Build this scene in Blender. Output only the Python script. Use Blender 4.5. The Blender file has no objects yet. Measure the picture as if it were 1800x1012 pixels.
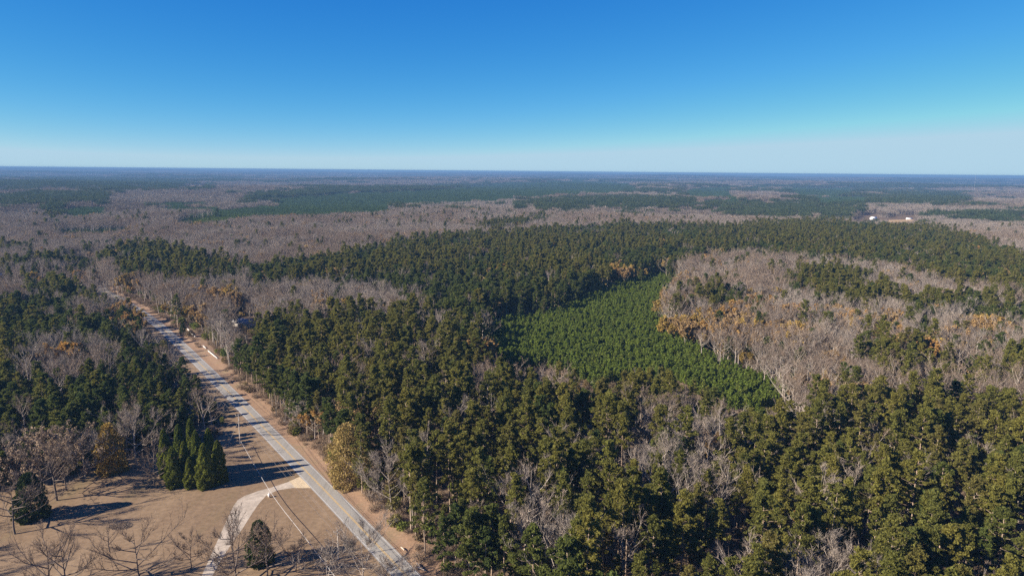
import bpy, math, random
import numpy as np

# ------------------------------------------------------------------ camera, sky, sun, exposure
sc = bpy.context.scene
H = 115.0                         # drone height over the road, metres
PITCH = math.radians(9.70)
ROLL = math.radians(0.51)
FPX = 1200.0                      # focal length in pixels of the 1800 px wide photograph
Fv = np.array([0, math.cos(PITCH), -math.sin(PITCH)])
R0 = np.array([1.0, 0, 0]); U0 = np.array([0, math.sin(PITCH), math.cos(PITCH)])
Rv = R0 * math.cos(ROLL) + U0 * math.sin(ROLL)
Uv = -R0 * math.sin(ROLL) + U0 * math.cos(ROLL)
CAM = np.array([0, 0, H])

from mathutils import Matrix, Vector
cd = bpy.data.cameras.new('camera'); cam = bpy.data.objects.new('camera', cd)
sc.collection.objects.link(cam); sc.camera = cam
cam.matrix_world = Matrix(((Rv[0], Uv[0], -Fv[0], 0), (Rv[1], Uv[1], -Fv[1], 0), (Rv[2], Uv[2], -Fv[2], H), (0, 0, 0, 1)))
cd.sensor_width = 36.0; cd.lens = 36.0 * FPX / 1800.0
cd.clip_start = 1.0; cd.clip_end = 60000.0

SUN_EL = math.radians(29.0); SUN_AZ = math.radians(-111.0)     # azimuth from +Y, clockwise
w = bpy.data.worlds.new('World'); sc.world = w; w.use_nodes = True
wn = w.node_tree.nodes; wl = w.node_tree.links
sky = wn.new('ShaderNodeTexSky'); sky.sky_type = 'NISHITA'; sky.sun_disc = False
sky.sun_elevation = SUN_EL; sky.sun_rotation = SUN_AZ
sky.altitude = 200; sky.air_density = 0.65; sky.dust_density = 0.0; sky.ozone_density = 5.0
# the camera's colour response to the sky, the same in every direction
sep = wn.new('ShaderNodeSeparateColor'); com = wn.new('ShaderNodeCombineColor'); wl.new(sky.outputs[0], sep.inputs[0])
for ch, (k_in, pw, k_out) in enumerate(((0.2526, 1.9, 2.38), (1.0, 1.0, 0.70), (0.1535, 0.42, 4.95))):
    m1 = wn.new('ShaderNodeMath'); m1.operation = 'MULTIPLY'; m1.inputs[1].default_value = k_in; wl.new(sep.outputs[ch], m1.inputs[0])
    m0 = wn.new('ShaderNodeMath'); m0.operation = 'MINIMUM'; m0.inputs[1].default_value = (1.08, 5.8, 1.0)[ch]; wl.new(m1.outputs[0], m0.inputs[0])
    m2 = wn.new('ShaderNodeMath'); m2.operation = 'POWER'; m2.inputs[1].default_value = pw; wl.new(m0.outputs[0], m2.inputs[0])
    m3 = wn.new('ShaderNodeMath'); m3.operation = 'MULTIPLY'; m3.inputs[1].default_value = k_out; wl.new(m2.outputs[0], m3.inputs[0])
    wl.new(m3.outputs[0], com.inputs[ch])
wl.new(com.outputs[0], wn['Background'].inputs[0])
wn['Background'].inputs[1].default_value = 0.063

sd = bpy.data.lights.new('sun', 'SUN'); so = bpy.data.objects.new('sun', sd); sc.collection.objects.link(so)
sd.energy = 5.0; sd.angle = math.radians(0.5); sd.color = (1.0, 0.89, 0.74)
sdir = Vector((math.sin(SUN_AZ) * math.cos(SUN_EL), math.cos(SUN_AZ) * math.cos(SUN_EL), math.sin(SUN_EL)))
so.rotation_euler = sdir.to_track_quat('Z', 'Y').to_euler(); so.location = (0, 0, 300)

sc.view_settings.view_transform = 'Standard'; sc.view_settings.look = 'None'
sc.view_settings.exposure = 1.36; sc.view_settings.gamma = 1.0
sc.view_settings.use_curve_mapping = False
cy = sc.cycles
cy.max_bounces = 4; cy.diffuse_bounces = 3; cy.glossy_bounces = 1; cy.transmission_bounces = 2
cy.volume_bounces = 0; cy.transparent_max_bounces = 4
cy.use_denoising = False
cy.denoiser = 'OPENIMAGEDENOISE'; cy.denoising_input_passes = 'RGB_ALBEDO_NORMAL'; cy.denoising_prefilter = 'ACCURATE'
cy.sample_clamp_indirect = 4.0

# ------------------------------------------------------------------ helpers
rng = np.random.default_rng(11); random.seed(11)
COL = sc.collection

def px2w(u, v, z=0.0):
    d = Fv + Rv * ((u - 900.0) / FPX) + Uv * ((506.0 - v) / FPX)
    t = (z - H) / d[2]
    p = CAM + d * t
    return np.array([p[0], p[1], z])

def w2px(x, y, z):
    dx, dy, dz = x, y, z - H
    zc = dx * Fv[0] + dy * Fv[1] + dz * Fv[2]
    xc = dx * Rv[0] + dy * Rv[1] + dz * Rv[2]
    yc = dx * Uv[0] + dy * Uv[1] + dz * Uv[2]
    zc = np.maximum(zc, 1e-3) if isinstance(zc, np.ndarray) else max(zc, 1e-3)
    return 900.0 + FPX * xc / zc, 506.0 - FPX * yc / zc, zc

def sstep(a, b, x):
    t = np.clip((x - a) / (b - a), 0, 1); return t * t * (3 - 2 * t)

_tab = np.random.default_rng(5).random((256, 256))
def vnoise(x, y, s):
    x = np.asarray(x, float) / s + 1000.3; y = np.asarray(y, float) / s + 1000.7
    xi = np.floor(x).astype(int); yi = np.floor(y).astype(int); fx = x - xi; fy = y - yi
    fx = fx * fx * (3 - 2 * fx); fy = fy * fy * (3 - 2 * fy)
    g = lambda a, b: _tab[a & 255, b & 255]
    return (g(xi, yi) * (1 - fx) + g(xi + 1, yi) * fx) * (1 - fy) + (g(xi, yi + 1) * (1 - fx) + g(xi + 1, yi + 1) * fx) * fy

def hgt(x, y):
    """gently rolling country: flat by the road, long swells further out, low ridges at the horizon"""
    x = np.asarray(x, float); y = np.asarray(y, float)
    d = np.hypot(x, y)
    h = sstep(700, 2200, d) * (16 * (vnoise(x, y, 520) - 0.5) + 22 * (vnoise(x + 9000, y, 1100) - 0.5))
    h = h + sstep(2500, 6000, d) * 46 * (vnoise(x, y + 3000, 1900) - 0.5)
    h = h + sstep(9000, 21000, d) * (38 + 26 * (vnoise(x, y, 3800) - 0.5))
    a = np.arctan2(x, np.maximum(y, 1))
    left = np.clip((-a - 0.16) / 0.5, 0, 1)
    h = h + sstep(20500, 23500, d) * left ** 0.5 * 80 * np.clip(vnoise(a * 9000, 0 * x, 520) - 0.28, 0, 1)
    return h

def tag(o, label=None, cat=None, group=None, kind=None):
    if label: o['label'] = label
    if cat: o['category'] = cat
    if group: o['group'] = group
    if kind: o['kind'] = kind
    return o

class G:
    """collects triangles"""
    def __init__(s): s.v = []; s.f = []; s.t = []; s.n = 0
    def add(s, v, f, t=0.5):
        v = np.asarray(v, float).reshape(-1, 3); f = np.asarray(f, int).reshape(-1, 3)
        s.v.append(v); s.f.append(f + s.n); s.n += len(v)
        s.t.append(np.full(len(f), t) if np.isscalar(t) else np.asarray(t, float))
        return s
    def merge(s, o):
        for v, f, t in zip(o.v, o.f, o.t):
            pass
        v, f, t = o.arr(); return s.add(v, f, t)
    def arr(s): return np.concatenate(s.v), np.concatenate(s.f), np.concatenate(s.t)
    def tube(s, pts, rad, k=5, t=0.5, cap=False):
        pts = np.asarray(pts, float); n = len(pts)
        V = []
        for i in range(n):
            a = pts[max(i - 1, 0)]; b = pts[min(i + 1, n - 1)]; d = b - a; d = d / (np.linalg.norm(d) + 1e-9)
            q = np.cross(d, [0.31, 0.2, 0.93] if abs(d[2]) < 0.9 else [1, 0.1, 0]); q /= np.linalg.norm(q); r = np.cross(d, q)
            for j in range(k):
                an = 2 * math.pi * j / k
                V.append(pts[i] + rad[i] * (math.cos(an) * q + math.sin(an) * r))
        Fc = []
        for i in range(n - 1):
            for j in range(k):
                a = i * k + j; b = i * k + (j + 1) % k
                Fc += [(a, b, b + k), (a, b + k, a + k)]
        if cap:
            for base in (0, (n - 1) * k):
                for j in range(1, k - 1): Fc.append((base, base + j, base + j + 1))
        return s.add(V, Fc, t)
    def box(s, lo, hi, t=0.5):
        x0, y0, z0 = lo; x1, y1, z1 = hi
        V = [(x0, y0, z0), (x1, y0, z0), (x1, y1, z0), (x0, y1, z0), (x0, y0, z1), (x1, y0, z1), (x1, y1, z1), (x0, y1, z1)]
        Fc = [(0, 2, 1), (0, 3, 2), (4, 5, 6), (4, 6, 7), (0, 1, 5), (0, 5, 4), (1, 2, 6), (1, 6, 5), (2, 3, 7), (2, 7, 6), (3, 0, 4), (3, 4, 7)]
        return s.add(V, Fc, t)
    def leaves(s, c, size, t, flat=0.0, up=None, asp=1.0):
        """one triangle per centre, random tilt"""
        c = np.asarray(c, float).reshape(-1, 3); n = len(c)
        a = rng.normal(size=(n, 3))
        if up is not None: a = a * (1 - asp) + np.asarray(up) * asp
        a[:, 2] *= (1 - flat)
        a /= np.linalg.norm(a, axis=1, keepdims=True) + 1e-9
        b = np.cross(a, rng.normal(size=(n, 3))); b /= np.linalg.norm(b, axis=1, keepdims=True) + 1e-9
        sz = (np.asarray(size) * rng.uniform(0.65, 1.3, n))[:, None]
        V = np.stack([c + a * sz, c - a * sz * 0.5 + b * sz * 0.75, c - a * sz * 0.5 - b * sz * 0.75], 1).reshape(-1, 3)
        return s.add(V, np.arange(3 * n).reshape(-1, 3), np.broadcast_to(t, (n,)).copy())
    def slivers(s, p, d, wid, t):
        """thin pointed twigs from p along d"""
        p = np.asarray(p, float).reshape(-1, 3); d = np.asarray(d, float).reshape(-1, 3); n = len(p)
        q = np.cross(d, rng.normal(size=(n, 3))); q /= np.linalg.norm(q, axis=1, keepdims=True) + 1e-9
        wv = (np.asarray(wid) * np.ones(n))[:, None] * q * 0.5
        V = np.stack([p - wv, p + wv, p + d], 1).reshape(-1, 3)
        return s.add(V, np.arange(3 * n).reshape(-1, 3), np.broadcast_to(t, (n,)).copy())

def mk_mesh(name, parts):
    """parts: list of (G, material) -> one mesh, one slot per part"""
    V = []; Fc = []; T = []; M = []; off = 0
    mats = []
    for g, m in parts:
        v, f, t = g.arr(); V.append(v); Fc.append(f + off); off += len(v); T.append(t); M.append(np.full(len(f), len(mats))); mats.append(m)
    V = np.concatenate(V); Fc = np.concatenate(Fc); T = np.concatenate(T); M = np.concatenate(M)
    me = bpy.data.meshes.new(name)
    me.vertices.add(len(V)); me.vertices.foreach_set('co', V.astype(np.float32).ravel())
    me.loops.add(len(Fc) * 3); me.loops.foreach_set('vertex_index', Fc.astype(np.int32).ravel())
    me.polygons.add(len(Fc)); me.polygons.foreach_set('loop_start', np.arange(0, 3 * len(Fc), 3, dtype=np.int32))
    me.polygons.foreach_set('material_index', M.astype(np.int32))
    for m in mats: me.materials.append(m)
    at = me.attributes.new('tint', 'FLOAT', 'FACE'); at.data.foreach_set('value', T.astype(np.float32))
    me.update(calc_edges=True); me.validate()
    return me

def obj(name, me, parent=None, loc=(0, 0, 0), rz=0.0, scale=1.0):
    o = bpy.data.objects.new(name, me); COL.objects.link(o)
    o.location = loc; o.rotation_euler = (0, 0, rz)
    o.scale = (scale,) * 3 if np.isscalar(scale) else scale
    if parent: o.parent = parent
    return o

def empty(name, loc, rz=0.0, scale=1.0):
    o = obj(name, None, None, loc, rz, scale); o.empty_display_size = 0.5
    return o

# ------------------------------------------------------------------ materials
def nodes(name):
    m = bpy.data.materials.new(name); m.use_nodes = True
    nt = m.node_tree; nt.nodes.clear(); out = nt.nodes.new('ShaderNodeOutputMaterial')
    return m, nt, out

def leaf_mat(name, cols, transl=0.25, var=0.5):
    m, nt, out = nodes(name); N = nt.nodes; L = nt.links
    oi = N.new('ShaderNodeObjectInfo'); rp = N.new('ShaderNodeValToRGB'); L.new(oi.outputs['Random'], rp.inputs[0])
    e = rp.color_ramp.elements
    while len(e) < len(cols): e.new(0.5)
    for i, c in enumerate(cols): e[i].position = i / (len(cols) - 1); e[i].color = (*c, 1)
    at = N.new('ShaderNodeAttribute'); at.attribute_name = 'tint'
    mr = N.new('ShaderNodeMapRange'); mr.inputs[3].default_value = 1 - var; mr.inputs[4].default_value = 1 + var
    L.new(at.outputs['Fac'], mr.inputs[0])
    mx = N.new('ShaderNodeVectorMath'); mx.operation = 'SCALE'; L.new(rp.outputs[0], mx.inputs[0]); L.new(mr.outputs[0], mx.inputs['Scale'])
    d = N.new('ShaderNodeBsdfDiffuse'); L.new(mx.outputs[0], d.inputs[0])
    if transl > 0:
        tr = N.new('ShaderNodeBsdfTranslucent'); L.new(mx.outputs[0], tr.inputs[0])
        ms = N.new('ShaderNodeMixShader'); ms.inputs[0].default_value = transl
        L.new(d.outputs[0], ms.inputs[1]); L.new(tr.outputs[0], ms.inputs[2]); L.new(ms.outputs[0], out.inputs[0])
    else: L.new(d.outputs[0], out.inputs[0])
    return m

def noise_mat(name, cols, scale, rough=0.9, scale2=None, detail=6, stretch=None, bump=0.0, obj_coords=False):
    m, nt, out = nodes(name); N = nt.nodes; L = nt.links
    tc = N.new('ShaderNodeTexCoord'); mp = N.new('ShaderNodeMapping'); L.new(tc.outputs['Object'], mp.inputs[0])
    if stretch: mp.inputs['Rotation'].default_value = (0, 0, stretch[0]); mp.inputs['Scale'].default_value = stretch[1]
    nz = N.new('ShaderNodeTexNoise'); nz.inputs['Scale'].default_value = scale; nz.inputs['Detail'].default_value = detail; nz.inputs['Roughness'].default_value = 0.65
    L.new(mp.outputs[0], nz.inputs[0])
    rp = N.new('ShaderNodeValToRGB'); e = rp.color_ramp.elements
    while len(e) < len(cols): e.new(0.5)
    for i, c in enumerate(cols): e[i].position = 0.3 + 0.4 * i / (len(cols) - 1); e[i].color = (*c, 1)
    L.new(nz.outputs[0], rp.inputs[0]); colout = rp.outputs[0]
    if scale2:
        n2 = N.new('ShaderNodeTexNoise'); n2.inputs['Scale'].default_value = scale2; n2.inputs['Detail'].default_value = 8; n2.inputs['Roughness'].default_value = 0.7
        L.new(tc.outputs['Object'], n2.inputs[0])
        mr = N.new('ShaderNodeMapRange'); mr.inputs[1].default_value = 0.3; mr.inputs[2].default_value = 0.7; mr.inputs[3].default_value = 0.72; mr.inputs[4].default_value = 1.28; L.new(n2.outputs[0], mr.inputs[0])
        sc_ = N.new('ShaderNodeVectorMath'); sc_.operation = 'SCALE'; L.new(colout, sc_.inputs[0]); L.new(mr.outputs[0], sc_.inputs['Scale']); colout = sc_.outputs[0]
    b = N.new('ShaderNodeBsdfPrincipled'); b.inputs['Roughness'].default_value = rough; b.inputs['Specular IOR Level'].default_value = 0.2
    L.new(colout, b.inputs['Base Color']); L.new(b.outputs[0], out.inputs[0])
    if bump:
        bp = N.new('ShaderNodeBump'); bp.inputs['Strength'].default_value = 0.6; bp.inputs['Distance'].default_value = bump
        L.new(nz.outputs[0], bp.inputs['Height']); L.new(bp.outputs[0], b.inputs['Normal'])
    return m

def plain(name, c, rough=0.7, metal=0.0):
    return noise_mat(name, [tuple(x * 0.85 for x in c), tuple(min(1, x * 1.12) for x in c)], 1.5, rough)

M = {}
M['pine'] = leaf_mat('pine_needles', [(.115, .118, .032), (.170, .160, .040), (.124, .130, .036), (.186, .168, .042), (.144, .146, .036), (.162, .140, .046)], 0.5, 0.5)
M['pine_g'] = leaf_mat('green_pine_needles', [(.082, .104, .030), (.108, .122, .032), (.072, .096, .030), (.122, .128, .034)], 0.48, 0.45)
M['young'] = leaf_mat('young_pine_needles', [(.138, .185, .034), (.158, .200, .038), (.124, .170, .034), (.170, .196, .044)], 0.5, 0.45)
M['cypress'] = leaf_mat('cypress_sprays', [(.125, .145, .026), (.145, .158, .028), (.105, .130, .028)], 0.3, 0.4)
M['evergreen'] = leaf_mat('dark_evergreen_leaves', [(.030, .046, .016), (.040, .056, .018)], 0.15, 0.4)
M['bark'] = leaf_mat('pine_bark', [(.30, .22, .165), (.36, .28, .215), (.25, .185, .14)], 0, 0.2)
M['twig'] = leaf_mat('bare_twigs', [(.165, .140, .122), (.245, .206, .174), (.175, .150, .134), (.27, .222, .18), (.21, .168, .140), (.30, .258, .222)], 0.15, 0.5)
M['limb'] = leaf_mat('pale_limbs', [(.36, .31, .265), (.28, .24, .205), (.42, .365, .315)], 0, 0.2)
M['twig_b'] = leaf_mat('brown_twigs', [(.145, .110, .088), (.21, .158, .118), (.17, .132, .108), (.25, .18, .125)], 0.15, 0.5)
M['darklimb'] = leaf_mat('dark_bark', [(.13, .105, .09), (.16, .13, .11)], 0, 0.2)
M['gold'] = leaf_mat('golden_leaves', [(.34, .23, .06), (.31, .22, .07), (.27, .19, .055)], 0.35, 0.35)
M['orange'] = leaf_mat('russet_leaves', [(.33, .19, .065), (.35, .23, .10), (.29, .205, .11), (.36, .21, .06)], 0.35, 0.4)
M['tan'] = leaf_mat('tan_leaves', [(.30, .225, .095), (.33, .24, .08)], 0.35, 0.5)
M['shrub'] = leaf_mat('shrub_leaves', [(.10, .14, .030), (.14, .15, .035), (.18, .13, .065), (.15, .115, .075)], 0.4, 0.4)
M['dry'] = leaf_mat('dry_brush', [(.25, .185, .13), (.21, .155, .11), (.28, .21, .15)], 0.2, 0.35)
M['floor'] = noise_mat('leaf_litter', [(.050, .034, .022), (.085, .056, .036), (.12, .08, .05)], 0.09, 0.95, 0.9)
M['lawn'] = noise_mat('winter_grass', [(.145, .112, .058), (.172, .116, .070), (.208, .144, .088), (.25, .180, .112)], 0.03, 0.95, 0.55, stretch=(-0.93, (1.0, 0.22, 1)), detail=12)
M['soil'] = noise_mat('red_clay_verge', [(.185, .118, .074), (.235, .150, .095), (.20, .148, .088)], 0.12, 0.95, 1.2)
M['bank'] = noise_mat('clay_bank', [(.24, .135, .080), (.31, .18, .11), (.26, .18, .105)], 0.14, 0.95, 1.1)
M['road'] = noise_mat('worn_asphalt', [(.195, .184, .168), (.225, .212, .192), (.248, .234, .211), (.22, .206, .186)], 0.45, 0.85, 2.2, stretch=(-0.93, (1.0, 0.03, 1)), detail=4)
M['road_edge'] = noise_mat('pale_road_edge', [(.25, .24, .225), (.31, .295, .275)], 0.3, 0.85, 2.0)
M['yellow'] = noise_mat('yellow_line_paint', [(.42, .27, .09), (.52, .34, .10)], 0.6, 0.7, 2.0)
M['white_line'] = noise_mat('white_line_paint', [(.36, .35, .34), (.48, .47, .46)], 0.6, 0.7, 2.0)
M['concrete'] = noise_mat('driveway_concrete', [(.27, .225, .175), (.36, .305, .245), (.42, .36, .29)], 0.12, 0.85, 0.6, detail=10)
M['apron'] = noise_mat('driveway_apron', [(.42, .33, .215), (.50, .40, .265)], 0.3, 0.85, 1.3)
M['wood'] = plain('weathered_pole_wood', (.36, .32, .28))
M['wire'] = plain('grey_cable', (.42, .41, .40), 0.5)
M['conductor'] = plain('dull_conductor', (.16, .15, .15), 0.7)
M['white'] = plain('white_paint', (.80, .79, .77), 0.6)
M['roof'] = noise_mat('grey_shingle', [(.20, .19, .19), (.27, .26, .26)], 0.8, 0.9, 3.0)
M['metalroof'] = plain('pale_metal_roof', (.70, .70, .70), 0.5)
M['wall'] = plain('pale_siding', (.34, .31, .28), 0.8)
M['brick'] = noise_mat('red_brick', [(.28, .13, .09), (.36, .18, .13)], 2.0, 0.9)
M['glass'] = plain('window_glass', (.05, .06, .07), 0.15)
M['dark'] = plain('dark_metal', (.04, .04, .04), 0.5)
M['log'] = plain('bleached_log', (.55, .45, .36), 0.9)
M['field'] = noise_mat('pale_dry_field', [(.34, .215, .15), (.43, .28, .19)], 0.01, 0.95, 0.1)
M['clearing'] = noise_mat('tan_clearing', [(.30, .20, .10), (.38, .26, .14)], 0.05, 0.95, 0.3)

# ground: leaf litter near, unresolved wood canopy far out
m, nt, out = nodes('ground_cover'); N = nt.nodes; L = nt.links
tc = N.new('ShaderNodeTexCoord')
def nz(scale, det=8):
    n = N.new('ShaderNodeTexNoise'); n.inputs['Scale'].default_value = scale; n.inputs['Detail'].default_value = det; n.inputs['Roughness'].default_value = 0.65
    L.new(tc.outputs['Object'], n.inputs[0]); return n
def ramp(src, stops):
    r = N.new('ShaderNodeValToRGB'); e = r.color_ramp.elements
    while len(e) < len(stops): e.new(0.5)
    for i, (p, c) in enumerate(stops): e[i].position = p; e[i].color = (*c, 1)
    L.new(src, r.inputs[0]); return r
near = ramp(nz(0.35).outputs[0], [(.3, (.075, .055, .040)), (.5, (.125, .090, .064)), (.7, (.17, .125, .088))])
far = ramp(nz(0.0011, 12).outputs[0], [(.38, (.030, .045, .022)), (.48, (.042, .050, .028)), (.54, (.125, .10, .085)), (.7, (.15, .12, .10))])
at = N.new('ShaderNodeAttribute'); at.attribute_name = 'far'
mx = N.new('ShaderNodeMix'); mx.data_type = 'RGBA'
L.new(at.outputs['Fac'], mx.inputs[0]); L.new(near.outputs[0], mx.inputs[6]); L.new(far.outputs[0], mx.inputs[7])
d = N.new('ShaderNodeBsdfDiffuse'); L.new(mx.outputs[2], d.inputs[0]); L.new(d.outputs[0], out.inputs[0])
M['ground'] = m

# ------------------------------------------------------------------ ground, road, lawn, driveway
an = np.concatenate([np.linspace(-1.05, 1.05, 300), np.linspace(1.15, 2 * math.pi - 1.15, 40)])
rd = np.concatenate([[30], np.geomspace(80, 24500, 210)])
A, Rr = np.meshgrid(an, rd)
gx = Rr * np.sin(A); gy = Rr * np.cos(A); gz = hgt(gx, gy)
V = np.stack([gx, gy, gz], -1).reshape(-1, 3); na = len(an); V = np.concatenate([V, [[0, 0, 0]]])
i, j = np.meshgrid(np.arange(len(rd) - 1), np.arange(na), indexing='ij'); j2 = (j + 1) % na
a = i * na + j; b = i * na + j2; c = b + na; e = a + na
Fq = np.concatenate([np.stack([a, e, c], -1).reshape(-1, 3), np.stack([a, c, b], -1).reshape(-1, 3),
                     np.stack([np.full(na, len(V) - 1), np.arange(na), (np.arange(na) + 1) % na], -1)])
g = G(); g.add(V, Fq)
me = mk_mesh('ground', [(g, M['ground'])])
fa = me.attributes.new('far', 'FLOAT', 'POINT'); fa.data.foreach_set('value', sstep(13000, 15500, np.hypot(V[:, 0], V[:, 1])).astype(np.float32))
tag(obj('ground', me), kind='structure')

def smooth_line(pts, step=4.0):
    pts = np.asarray(pts, float); n = len(pts); out = []
    P = np.vstack([2 * pts[0] - pts[1], pts, 2 * pts[-1] - pts[-2]])
    for k in range(1, n):
        p0, p1, p2, p3 = P[k - 1], P[k], P[k + 1], P[k + 2]
        m_ = max(2, int(np.linalg.norm(p2 - p1) / step))
        for t in np.linspace(0, 1, m_, endpoint=False):
            out.append(0.5 * (2 * p1 + (p2 - p0) * t + (2 * p0 - 5 * p1 + 4 * p2 - p3) * t * t + (3 * p1 - p0 - 3 * p2 + p3) * t ** 3))
    out.append(pts[-1]); return np.array(out)

ROADPX = [(714, 1012), (642, 933), (608, 900), (548, 838), (512, 800), (460, 748), (408, 694), (354, 641), (308, 596), (267, 557), (236, 539), (212, 530)]
rw = [px2w(u, v)[:2] for u, v in ROADPX]
d0 = (rw[0] - rw[2]) / np.linalg.norm(rw[0] - rw[2]); d1 = (rw[-1] - rw[-3]) / np.linalg.norm(rw[-1] - rw[-3])
rw = [rw[0] + d0 * 160, rw[0] + d0 * 60] + rw + [rw[-1] + d1 * 80 + np.array([0, 10]), rw[-1] + d1 * 190 + np.array([0, 60])]
# light smoothing of the hand-read centre line
rw = np.array(rw)
for _ in range(2): rw[2:-2] = 0.5 * rw[2:-2] + 0.25 * (rw[1:-3] + rw[3:-1])
RC = smooth_line(rw, 5.0)
T_ = np.gradient(RC, axis=0); T_ /= np.linalg.norm(T_, axis=1, keepdims=True)
RN = np.stack([T_[:, 1], -T_[:, 0]], 1)          # to the right of travel (away from camera)
RW = 3.35

def strip(name, offs, mat, kind='structure', wob=0.0, parent=None, dash=None, sel=None):
    """ribbon along the road: offs = [(offset from centre line, height), ...]"""
    g = G(); n = len(RC); idx = range(n) if sel is None else sel
    k = len(offs); V = []
    for q in idx:
        wv = wob * (vnoise(q * 3.1, offs[-1][0] * 7.7, 4.0) - 0.5)
        for jj, (o, z) in enumerate(offs):
            ww = wv if (jj == k - 1) else 0
            p = RC[q] + RN[q] * (o + ww); V.append((p[0], p[1], z))
    m_ = len(V) // k; Fc = []
    for q in range(m_ - 1):
        for jj in range(k - 1):
            a = q * k + jj; Fc += [(a, a + 1, a + 1 + k), (a, a + 1 + k, a + k)]
    g.add(V, Fc); o = obj(name, mk_mesh(name, [(g, mat)]), parent)
    if parent is None: tag(o, kind=kind)
    return o

strip('verge', [(-13, 0.004), (-RW - 0.1, 0.012)], M['lawn'])
strip('verge', [(RW + 0.1, 0.012), (5.5, 0.03), (7.5, 0.12), (10, 0.6), (12.5, 0.45), (16, 0.004)], M['soil'], wob=3)
road = strip('road', [(-RW - 0.25, 0.02), (-RW, 0.035), (RW, 0.035), (RW + 0.25, 0.02)], M['road'])
strip('edge_line', [(-RW + 0.12, 0.040), (-RW + 0.30, 0.040)], M['white_line'], parent=road)
strip('edge_line', [(RW - 0.30, 0.040), (RW - 0.12, 0.040)], M['white_line'], parent=road)
strip('centre_line', [(-0.28, 0.040), (-0.11, 0.040)], M['yellow'], parent=road)
strip('centre_line', [(0.11, 0.040), (0.28, 0.040)], M['yellow'], parent=road)

def road_dist(x, y):
    """signed offset from the road's centre line, positive on its right"""
    x = np.atleast_1d(x); y = np.atleast_1d(y); best = np.full(x.shape, 1e9); sg = np.zeros(x.shape)
    for q in range(0, len(RC), 2):
        dx = x - RC[q, 0]; dy = y - RC[q, 1]; dd = dx * dx + dy * dy; mk = dd < best
        best = np.where(mk, dd, best); s = dx * RN[q, 0] + dy * RN[q, 1]; sg = np.where(mk, np.sign(s), sg)
    return np.sqrt(best) * sg

def sheet(name, poly, z, mat, kind='structure', follow=False, step=None, parent=None):
    """flat polygon sheet (fan-free: ear clipping through Blender)"""
    import bmesh
    bm = bmesh.new(); vs = [bm.verts.new((p[0], p[1], z)) for p in poly]; f = bm.faces.new(vs)
    bmesh.ops.triangulate(bm, faces=[f])
    bmesh.ops.recalc_face_normals(bm, faces=bm.faces)
    for f in bm.faces:
        if f.normal.z < 0: f.normal_flip()
    if follow:
        bmesh.ops.subdivide_edges(bm, edges=bm.edges[:], cuts=6, use_grid_fill=True)
        for v in bm.verts: v.co.z = float(hgt(v.co.x, v.co.y)) + z
    me = bpy.data.meshes.new(name); bm.to_mesh(me); bm.free(); me.materials.append(mat)
    o = obj(name, me, parent)
    if parent is None: tag(o, kind=kind)
    return o

LAWNPX = [(-250, 1150), (-330, 900), (-40, 872), (70, 845), (150, 830), (230, 802), (300, 792), (380, 772), (415, 735), (450, 748)]
lw = [px2w(u, v)[:2] for u, v in LAWNPX]
rl = [RC[q] - RN[q] * (RW + 0.15) for q in range(len(RC)) if RC[q][1] < px2w(455, 748)[1]][::-1]
lawn_poly = lw + [tuple(p) for p in rl]
sheet('lawn', lawn_poly, 0.008, M['lawn'])

DRV = [(526.5, 838), (505, 847), (478, 856), (455, 862), (430, 871), (418, 878), (411, 888), (398, 915), (379, 957), (354, 1012), (320, 1090),
       (345, 1090), (373, 1012), (386, 988), (408, 954), (426, 929), (441, 905), (454, 886), (467, 871), (488, 861), (515, 857), (547, 857)]
sheet('driveway', [px2w(u, v)[:2] for u, v in DRV], 0.020, M['concrete'])
sheet('driveway_apron', [px2w(u, v)[:2] for u, v in [(527, 837.5), (508, 845.5), (519, 857.2), (548, 857.2)]], 0.028, M['apron'])

# ------------------------------------------------------------------ what grows where (read off the photograph, canopy tops)
FPINE, PINE, BARE, RBARE, YOUNG, MIX, CLEAR, DEF, LPINE = 1, 2, 3, 4, 5, 6, 7, 0, 8
ZW, ZH = 900, 506
zone = np.zeros((ZH, ZW), np.uint8)
uu, vv = np.meshgrid((np.arange(ZW) + .5) * 2, (np.arange(ZH) + .5) * 2)
def inpoly(poly, X, Y):
    r = np.zeros(X.shape, bool); n = len(poly)
    for k in range(n):
        x0, y0 = poly[k]; x1, y1 = poly[(k + 1) % n]
        if y0 == y1: continue
        cnd = ((y0 > Y) != (y1 > Y)) & (X < (x1 - x0) * (Y - y0) / (y1 - y0) + x0); r ^= cnd
    return r
def paint(code, poly): zone[inpoly(poly, uu, vv)] = code
def ell(code, cx, cy, rx, ry): zone[((uu - cx) / rx) ** 2 + ((vv - cy) / ry) ** 2 < 1] = code
# wide bands first
paint(BARE, [(0, 352), (420, 350), (900, 345), (1000, 362), (1300, 362), (1300, 400), (1000, 405), (800, 415), (560, 455), (420, 470), (0, 470)])
paint(MIX, [(0, 300), (420, 312), (900, 318), (1800, 325), (1800, 395), (1300, 395), (1300, 360), (900, 345), (400, 350), (0, 352)])
paint(BARE, [(0, 352), (330, 336), (420, 352), (420, 372), (0, 380)])
paint(PINE, [(0, 350), (60, 340), (190, 338), (180, 352), (60, 357), (0, 356)])
paint(PINE, [(150, 325), (330, 322), (380, 328), (200, 332)])
paint(PINE, [(0, 318), (90, 316), (200, 313), (300, 314), (320, 320), (120, 326), (0, 330)])
paint(BARE, [(420, 305), (900, 312), (900, 322), (560, 330), (420, 338)])
paint(YOUNG, [(420, 353), (460, 345), (560, 335), (700, 330), (850, 322), (1000, 318), (1110, 322), (1125, 333), (1000, 338), (910, 345), (850, 350), (700, 356), (560, 357)])
paint(PINE, [(420, 352), (460, 340), (560, 333), (760, 328), (860, 320), (860, 325), (760, 334), (600, 341), (470, 350)])
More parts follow.
